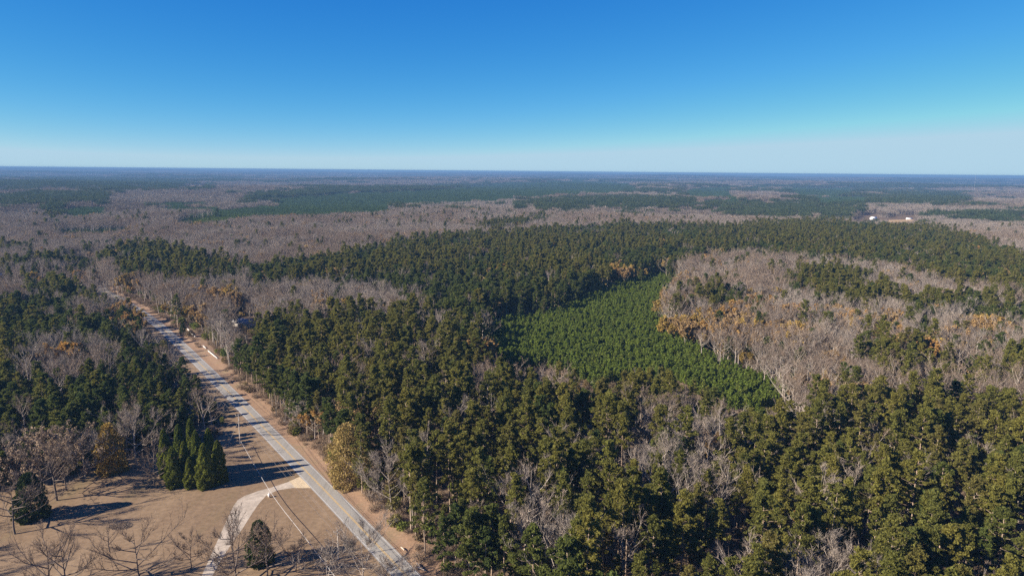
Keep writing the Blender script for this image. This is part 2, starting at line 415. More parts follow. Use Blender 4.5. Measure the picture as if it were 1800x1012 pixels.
paint(YOUNG, [(90, 400), (130, 396), (230, 393), (235, 402), (180, 408), (100, 408)])
paint(YOUNG, [(300, 388), (330, 375), (450, 365), (560, 363), (690, 363), (690, 370), (560, 376), (450, 378), (350, 392)])
paint(YOUNG, [(105, 375), (120, 366), (190, 365), (190, 373), (130, 380)])
paint(YOUNG, [(255, 363), (300, 356), (385, 355), (390, 360), (300, 366)])
ell(PINE, 95, 375, 13, 12)
paint(PINE, [(900, 356), (1000, 350), (1100, 348), (1215, 347), (1218, 360), (1100, 366), (960, 368)])
paint(MIX, [(960, 366), (1060, 362), (1020, 385), (920, 392)])
paint(PINE, [(835, 398), (870, 389), (925, 386), (925, 398), (860, 404)])
paint(BARE, [(1000, 375), (1090, 366), (1250, 366), (1320, 375), (1320, 392), (1100, 394), (1000, 405)])
paint(PINE, [(1220, 362), (1350, 356), (1500, 358), (1520, 372), (1420, 382), (1310, 380)])
paint(YOUNG, [(1200, 332), (1285, 328), (1290, 342), (1210, 342)])
paint(YOUNG, [(1380, 331), (1500, 330), (1510, 338), (1400, 342)])
paint(YOUNG, [(1430, 346), (1530, 345), (1530, 352), (1430, 354)])
paint(BARE, [(1300, 340), (1420, 342), (1400, 356), (1300, 358)])
paint(PINE, [(1560, 340), (1700, 342), (1700, 352), (1580, 352)])
paint(RBARE, [(1520, 358), (1640, 356), (1800, 360), (1800, 450), (1740, 430), (1640, 400), (1520, 392)])
paint(MIX, [(1640, 362), (1800, 362), (1800, 395), (1700, 395)])
# middle distance
paint(PINE, [(420, 470), (560, 455), (700, 426), (830, 414), (1000, 402), (1100, 395), (1300, 400), (1480, 392), (1640, 400), (1740, 432), (1800, 452), (1800, 512), (1700, 500), (1560, 466), (1440, 456), (1330, 446), (1250, 446), (1190, 468), (1110, 482), (1050, 497), (985, 535), (900, 550), (830, 562), (760, 540), (700, 505), (600, 488), (440, 494)])
paint(BARE, [(1620, 406), (1700, 404), (1740, 428), (1800, 446), (1800, 395), (1700, 395)])
paint(MIX, [(0, 425), (200, 430), (310, 440), (310, 480), (200, 485), (0, 480)])
paint(BARE, [(0, 462), (150, 468), (200, 480), (210, 520), (60, 515), (0, 512)])
paint(PINE, [(205, 432), (300, 436), (415, 465), (410, 490), (290, 486), (215, 478)])
paint(PINE, [(60, 488), (120, 482), (185, 492), (190, 515), (80, 518)])
paint(BARE, [(130, 480), (205, 476), (300, 482), (440, 492), (600, 488), (700, 504), (765, 545), (650, 552), (560, 545), (430, 560), (330, 560), (280, 545), (215, 520), (150, 500)])
paint(LPINE, [(0, 515), (80, 508), (200, 525), (250, 575), (330, 660), (380, 740), (300, 775), (120, 775), (0, 830)])
paint(BARE, [(30, 625), (60, 592), (150, 582), (215, 590), (200, 620), (120, 640), (40, 640)])
paint(BARE, [(130, 528), (190, 520), (200, 545), (150, 545)])
# right of the plantation
paint(RBARE, [(1170, 500), (1190, 478), (1250, 448), (1330, 450), (1440, 460), (1560, 470), (1700, 502), (1800, 520), (1800, 705), (1700, 690), (1560, 682), (1450, 705), (1390, 690), (1290, 640), (1175, 580)])
paint(PINE, [(1375, 490), (1440, 470), (1520, 480), (1530, 505), (1470, 520), (1390, 505)])
paint(PINE, [(1440, 508), (1560, 505), (1600, 530), (1520, 535), (1450, 522)])
paint(PINE, [(1580, 525), (1700, 520), (1800, 540), (1800, 565), (1700, 552), (1600, 545)])
paint(PINE, [(1225, 515), (1245, 500), (1290, 515), (1300, 535), (1270, 540), (1230, 530)])
paint(FPINE, [(1510, 620), (1560, 605), (1640, 608), (1700, 640), (1800, 620), (1800, 660), (1700, 660), (1650, 655), (1560, 660)])
# front wood and the plantation
paint(FPINE, [(405, 562), (560, 545), (700, 545), (760, 540), (830, 562), (860, 600), (900, 640), (1050, 662), (1180, 645), (1290, 700), (1385, 690), (1450, 705), (1560, 682), (1700, 690), (1800, 705), (1800, 1012), (755, 1012), (640, 880), (560, 775), (470, 680), (400, 600)])
paint(YOUNG, [(836, 566), (935, 550), (1000, 532), (1060, 500), (1110, 486), (1190, 470), (1205, 476), (1178, 490), (1170, 520), (1175, 580), (1230, 605), (1290, 640), (1385, 668), (1388, 690), (1330, 705), (1290, 700), (1180, 648), (1100, 650), (1050, 662), (960, 628), (900, 640), (860, 600)])
# things that must stay in view: keep crowns off them
keep = []
def clear(poly): keep.append(poly)
clear([(416, 575), (415, 562), (425, 556), (443, 557), (445, 566), (442, 575)])       # grey roof
clear([(452, 571), (470, 571), (470, 581), (452, 581)])
clear([(326, 574), (336, 574), (392, 634), (384, 640)])                                 # white fence
clear([(1502, 381), (1526, 376), (1546, 375), (1546, 389), (1502, 389)]); clear([(1562, 381), (1588, 378), (1609, 378), (1609, 389), (1562, 389)])
clear([(1565, 387), (1590, 386), (1590, 390), (1565, 390)])
clear([(-20, 482), (6, 482), (6, 490), (-20, 490)]); clear([(61, 480), (82, 480), (82, 487), (61, 487)]); clear([(1795, 379), (1806, 379), (1806, 384), (1795, 384)])
clear([(314, 328), (330, 327), (360, 325.5), (360, 327.5), (330, 329.5), (314, 330)])

def zlook(x, y, h, jit=1.0):
    u, v, zc = w2px(x, y, h)
    jr = np.random.default_rng(3); u = u + jit * jr.normal(0, 1.0, u.shape) * np.clip((v - 300) / 20, 3, 12); v = v + jit * jr.normal(0, 1.0, v.shape) * np.clip((v - 300) / 60, .3, 4)
    iu = np.clip((u / 2).astype(int), 0, ZW - 1); iv = np.clip((v / 2).astype(int), 0, ZH - 1)
    return zone[iv, iu], u, v

def hidden_by(x, y, z0, h, r):
    """True where a tree of height h and crown radius r would stand on or in front of something kept in view"""
    bad = np.zeros(x.shape, bool)
    for fr, wd in ((0.0, 0.2), (0.5, 0.7), (0.75, 1.0), (1.0, 0.5)):
        for sgn in (-1, 0, 1):
            u, v, zc = w2px(x + sgn * r * wd, y, z0 + h * fr)
            for p in keep: bad |= inpoly(p, u, v)
    return bad

# ------------------------------------------------------------------ tree shapes
def unit(n):
    a = rng.normal(size=(n, 3)); return a / np.linalg.norm(a, axis=1, keepdims=True)

def pine_shape(h=24.0, base=0.52, spread=4.0, nb=34, per=30, leaf=0.33, clumps=4):
    tr = G(); cr = G()
    bend = rng.normal(0, 0.35, 2)
    ax = lambda s: np.array([bend[0] * math.sin(s * 2.4), bend[1] * math.sin(s * 2.9), s * h])
    ss = np.linspace(0, 0.97, 7)
    tr.tube([ax(s) for s in ss], [0.24 * (1 - 0.82 * s) + 0.02 for s in ss], 6, 0.5)
    for k in range(rng.integers(3, 7)):                      # dead stubs
        s = rng.uniform(base * 0.6, base); a = rng.uniform(0, 6.28); p = ax(s); l = rng.uniform(0.6, 1.8)
        tr.tube([p, p + l * np.array([math.cos(a), math.sin(a), 0.1])], [0.04, 0.012], 3, 0.4)
    side = rng.uniform(0, 6.28)
    for k in range(nb):
        s = base + (1 - base) * ((k + rng.uniform(0, 1)) / nb) ** 0.95
        q = (s - base) / (1 - base)
        L_ = spread * (0.55 + 0.55 * math.sin(min(1, q * 1.5 + 0.22) * math.pi * 0.5)) * (1.03 - q ** 1.5 * 0.86) * rng.uniform(0.4, 1.15)
        a = k * 2.4 + rng.normal(0, 0.5); L_ *= 1 + 0.18 * math.cos(a - side)
        el = -0.1 + 0.75 * q + rng.normal(0, 0.12)
        dr = np.array([math.cos(a) * math.cos(el), math.sin(a) * math.cos(el), math.sin(el)])
        p0 = ax(min(s, 0.96)); p1 = p0 + dr * L_ * 0.6; p2 = p0 + dr * L_ + np.array([0, 0, 0.16 * L_])
        tr.tube([p0, p1, p2], [0.07 * (1 - q * 0.5), 0.045, 0.015], 3, 0.45)
        for c in range(clumps):
            f = rng.uniform(0.42, 1.05) if c else 1.0
            cc = p0 + (p2 - p0) * f + rng.normal(0, 0.38, 3) * np.array([1, 1, 0.55])
            rad = rng.uniform(0.4, 0.95) * (0.8 + 0.2 * (1 - q))
            n = int(per * (rad / .85) ** 2) + 4; pts = cc + unit(n) * rad * (rng.random((n, 1)) ** 0.5) * np.array([1.15, 1.15, 0.7])
            cr.leaves(pts, leaf, rng.uniform(0.1, 0.9) * 0.6 + rng.random(n) * 0.4)
    n = per; cr.leaves(ax(0.99) + unit(n) * 0.7, leaf, 0.6)
    return tr, cr

def bare_shape(h=19.0, fork=0.38, spread=0.5, limbs=7, sub=6, twigs=8, wid=0.06, dark=False, stems=1, extra=None):
    tr = G(); tw = G(); tips = []
    for st in range(stems):
        lean = rng.normal(0, 0.10 if stems == 1 else 0.28, 2); off = rng.normal(0, 0.0 if stems == 1 else 0.25, 2)
        def ax(s): return np.array([off[0] + lean[0] * s * h * 0.6, off[1] + lean[1] * s * h * 0.6, s * h])
        r0 = (0.28 + .12 * dark) * h / 19 * (1 if stems == 1 else 0.7)
        ss = [0, fork * 0.5, fork, fork + (1 - fork) * 0.4, 0.93]
        tr.tube([ax(s) + rng.normal(0, 0.1, 3) * (s > 0) for s in ss], [r0, r0 * .85, r0 * .7, r0 * .35, 0.02], 5, 0.5)
        for k in range(limbs):
            s = fork + (0.9 - fork) * (k / limbs) ** 1.2 * 0.9; q = (s - fork) / (1 - fork)
            a = k * 2.4 + rng.normal(0, 0.4)
            el = rng.uniform(0.65, 1.05) - spread * 0.55 + q * 0.35
            L_ = h * (1 - s) * rng.uniform(0.65, 0.95) * (0.75 + spread * 0.7) + 0.8
            dr = np.array([math.cos(a) * math.cos(el), math.sin(a) * math.cos(el), math.sin(el)])
            p0 = ax(s); pm = p0 + dr * L_ * 0.5 + rng.normal(0, 0.06, 3) * L_
            up = np.array([0, 0, 1.0]); d2 = dr * (0.6 + spread * 0.2) + up * (0.45 - spread * 0.25); d2 /= np.linalg.norm(d2)
            p1 = pm + d2 * L_ * 0.5
            rr = r0 * (0.42 + .2 * dark) * (1 - q * 0.5)
            tr.tube([p0, pm, p1], [rr, rr * .6, 0.02], 4, 0.5)
            for m_ in range(sub):
                f = rng.uniform(0.3, 1.0); b0 = p0 + (pm - p0) * (f * 2) if f < .5 else pm + (p1 - pm) * (f * 2 - 1)
                dd = d2 * 0.6 + unit(1)[0] * 0.55 + up * 0.35; dd /= np.linalg.norm(dd)
                l2 = L_ * rng.uniform(0.22, 0.45); b1 = b0 + dd * l2
                tr.tube([b0, b1], [rr * 0.35, 0.015], 3, 0.5)
                n = twigs; fr = rng.uniform(0.15, 1, (n, 1)); st_ = b0 + (b1 - b0) * fr
                td = dd * 0.6 + unit(n) * 0.65 + up * 0.4; td /= np.linalg.norm(td, axis=1, keepdims=True)
                ln = rng.uniform(0.7, 1.7, (n, 1)) * h / 19 * 1.15
                tw.slivers(st_, td * ln, wid, rng.random(n)); tips.append(st_ + td * ln * rng.uniform(0.3, 1, (n, 1)))
                n2 = twigs; k2 = rng.integers(0, n, n2); s2 = (st_ + td * ln * rng.uniform(0.3, .9, (n, 1)))[k2]
                td2 = td[k2] * 0.6 + unit(n2) * 0.8; td2 /= np.linalg.norm(td2, axis=1, keepdims=True)
                tw.slivers(s2, td2 * rng.uniform(0.4, 1.0, (n2, 1)) * h / 19 * 1.15, wid * 0.75, rng.random(n2))
    return tr, tw, np.concatenate(tips)

def leafy_shape(h=17, dens=2600, leaf=0.36, **kw):
    tr, tw, tips = bare_shape(h, twigs=5, **kw)
    lf = G(); k = rng.integers(0, len(tips), dens)
    cid = rng.random(len(tips))[k]
    lf.leaves(tips[k] + rng.normal(0, 0.35, (dens, 3)), leaf, cid * 0.5 + rng.random(dens) * 0.5)
    v, f, t = tw.arr(); 
    return tr, tw, lf

def cone_shape(h=14.0, r=3.2, n=5200, leaf=0.34, power=0.75, waist=0.12):
    tr = G(); cr = G(); tr.tube([(0, 0, 0), (0, 0, h * 0.9)], [0.2, 0.03], 5)
    z = rng.random(n) ** 1.35; a = rng.uniform(0, 6.28, n)
    lob = 1 + 0.16 * np.sin(a * 3 + z * 9) + 0.12 * np.sin(a * 7 - z * 23) + 0.08 * np.sin(z * 41 + a * 2)
    prof = np.clip((1 - z) ** power, 0, 1) * np.clip(0.72 + z / waist * 0.28, 0, 1)
    rad = r * prof * lob * (1 - 0.35 * rng.random(n) ** 2) + 0.05
    P = np.stack([rad * np.cos(a), rad * np.sin(a), 0.15 + z * (h - 0.3)], 1)
    upv = np.stack([np.cos(a) * 0.5, np.sin(a) * 0.5, np.full(n, 1.0)], 1)
    cl = (np.sin(a * 5 + z * 31) * 0.5 + 0.5)
    cr.leaves(P, leaf, cl * 0.4 + rng.random(n) * 0.6, up=upv, asp=0.5)
    return tr, cr

def young_shape(h=9.0, r=2.0, nb=34, per=14, leaf=0.42):
    tr = G(); cr = G(); tr.tube([(0, 0, 0), (0, 0, h * 0.96)], [0.11, 0.02], 4)
    for k in range(nb):
        q = (k + rng.random()) / nb; z = h * (0.15 + 0.82 * q); L_ = r * (1 - q) ** 0.75 * rng.uniform(0.7, 1.15) + 0.2
        a = k * 2.4 + rng.normal(0, .3); dr = np.array([math.cos(a), math.sin(a), 0.45 + 0.4 * q])
        p1 = np.array([0, 0, z]) + dr * L_
        fr = rng.uniform(0.3, 1.05, (per, 1)); P = np.array([0, 0, z]) + (p1 - np.array([0, 0, z])) * fr + rng.normal(0, 0.2, (per, 3))
        cr.leaves(P, leaf, rng.random() * 0.5 + rng.random(per) * 0.5, up=np.array([dr[0], dr[1], 0.9]), asp=0.45)
    cr.leaves(np.stack([np.zeros(6), np.zeros(6), np.linspace(h * .9, h, 6)], 1), 0.3, 0.8, up=np.array([0, 0, 1.]), asp=0.8)
    return tr, cr

def shrub_shape(h=2.2, r=1.5, n=300, leaf=0.30, woody=False):
    cr = G(); tr = G()
    for k in range(5):
        a = rng.uniform(0, 6.28); tr.tube([(0, 0, 0), (r * .6 * math.cos(a), r * .6 * math.sin(a), h * .8)], [0.05, 0.015], 3)
    P = unit(n) * (rng.random((n, 1)) ** 0.4) * np.array([r, r, h * 0.55]) + np.array([0, 0, h * 0.52]); P[:, 2] = np.abs(P[:, 2])
    if woody:
        d = unit(n) * 0.6 + np.array([0, 0, .5]); cr.slivers(P * [0.8, 0.8, .6], d * rng.uniform(.5, 1.1, (n, 1)), 0.07, rng.random(n))
    else: cr.leaves(P, leaf, rng.random(n))
    return tr, cr

protos = {}
def add_proto(kind, key, parts, h, r, words):
    """parts: [(part name, G, material)]"""
    protos.setdefault(kind, []).append(dict(
        meshes=[(pn, mk_mesh(pn, [(gg, mm)])) for pn, gg, mm in parts],
        full=mk_mesh(kind, [(gg, mm) for _, gg, mm in parts]), h=h, r=r, words=words))

for k in range(9):
    sp = [4.3, 3.6, 4.8, 3.2, 4.0, 5.0, 3.8, 4.4, 3.4][k]; bs = [.48, .56, .44, .58, .50, .40, .55, .36, .52][k]
    tr, cr = pine_shape(28 + (k % 3), bs, sp * 1.12, nb=int(30 + sp * 3 - 7 * (k % 4 == 1)), per=36, clumps=5)
    add_proto('pine_tree', k, [('trunk', tr, M['bark']), ('crown', cr, M['pine'])], 29, sp * 1.12,
              ['broad-crowned olive pine', 'slim high-crowned olive pine', 'wide bushy olive pine', 'narrow tall-trunked olive pine', 'round-topped olive pine', 'wide low-crowned olive pine', 'small-topped tall olive pine', 'full-crowned olive pine', 'narrow olive pine'][k])
for k in range(6):
    sp = [4.2, 4.8, 3.8, 4.5, 5.0, 4.0][k]
    tr, cr = pine_shape(23, [.32, .28, .38, .35, .30, .42][k], sp * 1.15, nb=int(36 + sp * 2), per=42, clumps=5)
    add_proto('green_pine', k, [('trunk', tr, M['bark']), ('crown', cr, M['pine_g'])], 23, sp * 1.15,
              ['bushy dark green pine', 'wide dark green pine', 'narrow dark green pine', 'rounded dark green pine', 'broad dark green pine', 'high-crowned dark green pine'][k])
HB = [22, 19, 24, 18, 21, 25, 20, 17]
for k in range(16):
    fam_b = k >= 8; q = k % 8
    tr, tw, _ = bare_shape(HB[q], [.42, .35, .48, .3, .45, .5, .4, .3][q], [.22, .45, .12, .6, .3, .16, .4, .5][q], limbs=9 + q % 3, sub=6, twigs=9, wid=0.075)
    add_proto('bare_tree', k, [('trunk', tr, M['limb']), ('crown', tw, M['twig_b'] if fam_b else M['twig'])], HB[q], [3.8, 4.8, 3.4, 5.2, 4.2, 3.6, 4.4, 4.8][q],
              [w_.replace('grey', 'brown') if fam_b else w_ for w_ in ['tall grey bare tree', 'spreading grey bare tree', 'slender grey bare tree', 'wide-topped grey bare tree', 'upright grey bare tree', 'pale-trunked grey bare tree', 'twiggy grey bare tree', 'low spreading grey bare tree']][q])
for k in range(6):
    mm = M['gold'] if k in (1, 4) else M['orange']
    tr, tw, lf = leafy_shape([16, 17, 15, 18, 15, 17][k], [3200, 4200, 3800, 2600, 3400, 4000][k], .5, fork=.32, spread=[.55, .5, .7, .4, .6, .5][k], limbs=8, sub=6)
    add_proto('autumn_tree', k, [('trunk', tr.merge(tw), M['limb']), ('crown', lf, mm)], 16, 4.2,
              ['russet half-leafless tree', 'golden-leaved tree', 'rust-orange spreading tree', 'thin-leaved tan tree', 'yellow-brown small tree', 'orange-brown leafy tree'][k])
for k in range(5):
    tr, cr = young_shape([9, 8, 10, 8.5, 9.5][k], [2.0, 1.9, 2.1, 2.2, 1.8][k])
    add_proto('young_pine', k, [('trunk', tr, M['bark']), ('crown', cr, M['young'])], 9, 2, ['pointed young green pine', 'short young green pine', 'tall young green pine', 'stout young green pine', 'slim young green pine'][k])
for k in range(5):
    tr, cr = shrub_shape([2.2, 3.4, 1.6, 4.5, 2.8][k], [1.6, 1.8, 1.4, 2.0, 1.7][k], [260, 380, 200, 480, 300][k], 0.30)
    add_proto('undergrowth', k, [('stems', tr, M['darklimb']), ('leaves', cr, M['shrub'])], 2, 1.5, '')
for k in range(3):
    tr, cr = shrub_shape(2.0, 1.6, 260, woody=True)
    add_proto('brush', k, [('stems', tr, M['darklimb']), ('leaves', cr, M['dry'])], 2, 1.5, '')

# far tiles: 30 m squares of small trees
def tile(kind, mats):
    ga = G(); gb = G(); n = {'pine': 34, 'bare': 30, 'young': 60}[kind]
    side = int(math.ceil(math.sqrt(n))); cell = 30.0 / side
    for q in range(n):
        x = (q % side + rng.uniform(.1, .9)) * cell - 15; y = (q // side + rng.uniform(.1, .9)) * cell - 15; c = np.array([x, y, 0]); t = rng.random()
        if kind == 'pine':
            h = rng.uniform(16, 25); m_ = 46; P = unit(m_) * (rng.random((m_, 1)) ** .4) * [3.4, 3.4, h * .24] + [x, y, h * .74]
            ga.leaves(P, 1.05, t * .7 + rng.random(m_) * .3); gb.tube([c, c + [0, 0, h * .8]], [.22, .1], 3)
        elif kind == 'young':
            h = rng.uniform(8, 10.5); m_ = 22; zz = rng.random(m_); aa = rng.uniform(0, 6.28, m_); rr = 2.1 * (1 - zz) ** .8
            P = np.stack([x + rr * np.cos(aa), y + rr * np.sin(aa), h * (.15 + .85 * zz)], 1); ga.leaves(P, .95, t * .5 + rng.random(m_) * .5)
        else:
            h = rng.uniform(13, 20); m_ = 44; el = rng.uniform(.25, 1.35, m_); aa = rng.uniform(0, 6.28, m_)
            dr = np.stack([np.cos(aa) * np.cos(el), np.sin(aa) * np.cos(el), np.sin(el)], 1)
            s0 = np.stack([np.full(m_, x), np.full(m_, y), h * rng.uniform(.35, .75, m_)], 1) + dr * rng.uniform(0, 2.5, (m_, 1))
            ga.slivers(s0, dr * rng.uniform(2.5, 4.6, (m_, 1)), .42, t * .6 + rng.random(m_) * .4); gb.tube([c, c + [0, 0, h * .75]], [.2, .08], 3)
            if rng.random() < .05:
                P = unit(30) * [3, 3, 3] + [x, y, h * .75]; ga.leaves(P, .9, t)
    if kind == 'young': gb.tube([(0, 0, 0), (0, 0, 6)], [.1, .05], 3)
    return mk_mesh('wood_' + kind, [(ga, mats[0]), (gb, mats[1])])
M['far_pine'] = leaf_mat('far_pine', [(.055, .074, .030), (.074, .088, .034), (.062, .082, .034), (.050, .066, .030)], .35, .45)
M['far_bare'] = leaf_mat('far_bare', [(.18, .153, .131), (.225, .188, .156), (.165, .142, .123), (.235, .187, .144)], .1, .5)
M['far_bare2'] = leaf_mat('far_bare_brown', [(.14, .114, .094), (.19, .15, .116), (.13, .108, .092), (.21, .158, .112)], .1, .5)
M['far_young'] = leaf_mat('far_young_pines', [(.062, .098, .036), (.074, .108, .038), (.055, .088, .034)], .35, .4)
tiles = {k: [tile(k, mm) for _ in range(4)] for k, mm in (('pine', (M['far_pine'], M['bark'])), ('bare', (M['far_bare'], M['limb'])), ('young', (M['far_young'], M['bark'])))}

tiles['bare'] = tiles['bare'][:3] + [tile('bare', (M['far_bare2'], M['limb'])) for _ in range(3)]
# ------------------------------------------------------------------ plant the woods
SP = 5.3
gx, gy = np.meshgrid(np.arange(-1500, 1500, SP), np.arange(70, 1720, SP))
gx = gx.ravel() + rng.uniform(-.46, .46, gx.size) * SP; gy = gy.ravel() + rng.uniform(-.46, .46, gy.size) * SP
keepm = (np.abs(gx) < gy * 0.80 + 95) & (np.hypot(gx, gy) < 1650)
gx, gy = gx[keepm], gy[keepm]
gz = hgt(gx, gy)
zn, U_, V_ = zlook(gx, gy, gz + 19.0)
dist = np.hypot(gx, gy)
n = len(gx); rr = rng.random(n); pn = vnoise(gx, gy, 60); pn2 = vnoise(gx + 777, gy, 23)
kind = np.full(n, '', dtype='<U12')
def setk(mask, probs):
    acc = 0
    for k_, p_ in probs:
        kind[mask & (rr >= acc) & (rr < acc + p_)] = k_; acc += p_
setk(zn == FPINE, [('pine_tree', .44), ('green_pine', .05), ('bare_tree', .05), ('autumn_tree', .003)])
setk(zn == PINE, [('pine_tree', .34), ('green_pine', .30), ('bare_tree', .03), ('autumn_tree', .01)])
setk(zn == LPINE, [('green_pine', .62), ('pine_tree', .08), ('bare_tree', .05)])
setk(zn == BARE, [('bare_tree', .56), ('pine_tree', .012), ('green_pine', .016), ('autumn_tree', .045)])
setk(zn == RBARE, [('bare_tree', .52), ('green_pine', .035), ('pine_tree', .03), ('autumn_tree', .07)])
mixp = (zn == MIX) | (zn == DEF)
setk(mixp & (pn > .5), [('green_pine', .45), ('pine_tree', .15), ('bare_tree', .2)])
setk(mixp & (pn <= .5), [('bare_tree', .8), ('green_pine', .08), ('autumn_tree', .04)])
swap = (zn == PINE) & ((kind == 'pine_tree') | (kind == 'green_pine'))
kind[swap] = np.where(vnoise(gx, gy + 50, 70) * .6 + rng.random(n) * .4 > .5, 'pine_tree', 'green_pine')[swap]
# bare clumps inside the front wood
fb = (zn == FPINE)
for cu, cv, ru, rv_, pr in ((1080, 800, 110, 60, .24), (1420, 985, 50, 35, .5), (1200, 735, 90, 40, .45), (1400, 690, 80, 30, .5), (960, 900, 60, 50, .3), (1610, 850, 50, 40, .3), (700, 840, 40, 45, .12), (1240, 820, 60, 60, .3)):
    mk = fb & (((U_ - cu) / ru) ** 2 + ((V_ - cv) / rv_) ** 2 < 1) & (rng.random(n) < pr); kind[mk] = 'bare_tree'
# orange and yellow crowns seen in the right-hand bare wood
for cu, cv, ru, rv_ in ((1400, 575, 28, 9), (1272, 556, 30, 12), (1390, 546, 20, 8), (1335, 532, 18, 7), (1460, 540, 16, 7), (1550, 562, 34, 11), (1210, 555, 26, 16), (1760, 570, 40, 9), (1640, 606, 22, 9), (1700, 553, 16, 6), (1255, 453, 14, 8), (1095, 372, 16, 5), (880, 463, 14, 5), (1085, 468, 18, 9), (1775, 480, 14, 6), (375, 520, 24, 14), (240, 548, 14, 8)):
    mk = (((U_ - cu) / ru) ** 2 + ((V_ - cv) / rv_) ** 2 < 1) & (rng.random(n) < .72) & (kind != ''); kind[mk] = 'autumn_tree'
# low-branched pines along the road edge of the front wood
rdist = road_dist(gx, gy)
kind[(zn == FPINE) & (rdist > 0) & (rdist < 24) & (kind == 'pine_tree') & (rng.random(n) < .7)] = 'green_pine'
# keep the road, verges, lawn and plantation free
rdist = road_dist(gx, gy)
free = (rdist > -12.0 - 5 * pn2) & (rdist < 8.5 + 4 * pn2) & (gy < px2w(212, 530)[1] + 25)
inl = inpoly([tuple(p) for p in lawn_poly], gx, gy)
gro, gu, gv = zlook(gx, gy, gz)
young_ground = inpoly([(836, 572), (935, 560), (1000, 545), (1060, 514), (1110, 500), (1180, 484), (1172, 520), (1175, 600), (1230, 630), (1290, 668), (1380, 700), (1385, 716), (1330, 725), (1290, 722), (1180, 668), (1100, 672), (1050, 684), (960, 648), (900, 660), (860, 618)], gu, gv)
hh = np.where(kind == 'pine_tree', 26, np.where(kind == 'green_pine', 22, np.where(kind == 'bare_tree', 22, 17))) * np.where(rng.random(n) < .25, rng.uniform(.55, .8, n), rng.uniform(.82, 1.24, n))
hh = np.where(zn == LPINE, hh * .80, hh); hh = np.where((rdist < 0) & (rdist > -38), hh * .8, hh); hh = np.where((zn == BARE) & (gy < 900), hh * .9, hh)
bad = hidden_by(gx, gy, gz, hh, np.full(n, 3.5))
# keep crowns off the road surface as seen
onroad = np.zeros(n, bool)
near_road = (np.abs(rdist) < 45) & (gy < 640)
ru_, rv2, _ = w2px(RC[:, 0], RC[:, 1], 0.0)
le = RC - RN * 2.8; ri = RC + RN * 7.0
lu, lv, _ = w2px(le[:, 0], le[:, 1], 0.0); ru2, rv3, _ = w2px(ri[:, 0], ri[:, 1], 0.0)
ok = le[:, 1] < px2w(240, 545)[1]
roadpoly = list(zip(lu[ok], lv[ok])) + list(zip(ru2[ok], rv3[ok]))[::-1]
for fr in (.3, .6, .8, 1.0):
    for sg in (-.6, .6):
        u3, v3, _ = w2px(gx + sg * 4, gy, gz + hh * fr); onroad |= near_road & inpoly(roadpoly, u3, v3)
lawnpx = [(-250, 1400), (-330, 905), (-40, 878), (95, 862), (230, 820), (290, 812), (400, 780), (415, 745), (455, 752), (560, 850), (730, 1030), (760, 1400)]
onlawn = np.zeros(n, bool)
for fr in (.0, .45, .8):
    u3, v3, _ = w2px(gx, gy, gz + hh * fr); onlawn |= inpoly(lawnpx, u3, v3)
ztop, _, _ = zlook(gx, gy, gz + hh * .97, .15); zmid, _, _ = zlook(gx, gy, gz + hh * .8, .15)
ex = (ztop == YOUNG) | (zmid == YOUNG) | ((rdist < 0) & (rdist > -32) & (rng.random(n) < .35)) | free | inl | bad | onroad | onlawn | young_ground | ((zn == YOUNG))
kind[ex] = ''
# plantation: rows of young pines
SPY = 2.6
ca, sa = math.cos(.5), math.sin(.5)
yx, yy = np.meshgrid(np.arange(-1700, 1700, SPY), np.arange(-1700, 1700, SPY)); yx = yx.ravel(); yy = yy.ravel()
yx, yy = yx * ca - yy * sa, yx * sa + yy * ca
mk = (yy > 120) & (yy < 1640) & (np.abs(yx) < yy * .8 + 60); yx = yx[mk]; yy = yy[mk]
yx = yx + rng.normal(0, .45, yx.size); yy = yy + rng.normal(0, .45, yy.size)
yz = hgt(yx, yy); z8, yu, yv = zlook(yx, yy, yz + 7, .25)
mk = (z8 == YOUNG) & (rng.random(yx.size) < .93)
yx, yy, yz = yx[mk], yy[mk], yz[mk]

allx, ally, allz, allk, allh = [], [], [], [], []
s_ = kind != ''
PX = np.concatenate([gx[s_], yx]); PY = np.concatenate([gy[s_], yy]); PZ = np.concatenate([gz[s_], yz])
PK = np.concatenate([kind[s_], np.full(len(yx), 'young_pine', dtype='<U12')]); PH = np.concatenate([hh[s_], rng.uniform(6.0, 9.0, len(yx))])
zone_of = np.concatenate([zn[s_], np.full(len(yx), YOUNG)])
PV = np.array([rng.integers(0, len(protos[k])) for k in PK]); PR = rng.uniform(0, 6.28, len(PX))
tone = vnoise(PX + 400, PY, 95) * .5 + vnoise(PX, PY + 900, 30) * .25 + rng.random(len(PX)) * .25
PV = np.where(PK == 'bare_tree', PV % 8 + np.where(tone > .52, 8, 0), PV)
PS = PH / np.array([protos[k][v]['h'] for k, v in zip(PK, PV)])
PD = np.hypot(PX, PY)

# hand-placed trees by the lawn and road: kind, variant shape, base pixel, top pixel, label
def height_at(u, v, tv):
    p = px2w(u, v); lo, hi = 0.5, 45
    for _ in range(40):
        m_ = (lo + hi) / 2
        if w2px(p[0], p[1], m_)[1] > tv: lo = m_
        else: hi = m_
    return p, lo

def put(name, parts, p, label, cat='tree', group=None, rz=None, scale=1.0):
    e = empty(name, tuple(p), random.uniform(0, 6.28) if rz is None else rz, scale)
    tag(e, label, cat, group)
    for pn_, me_ in parts: obj(pn_, me_, e)
    return e

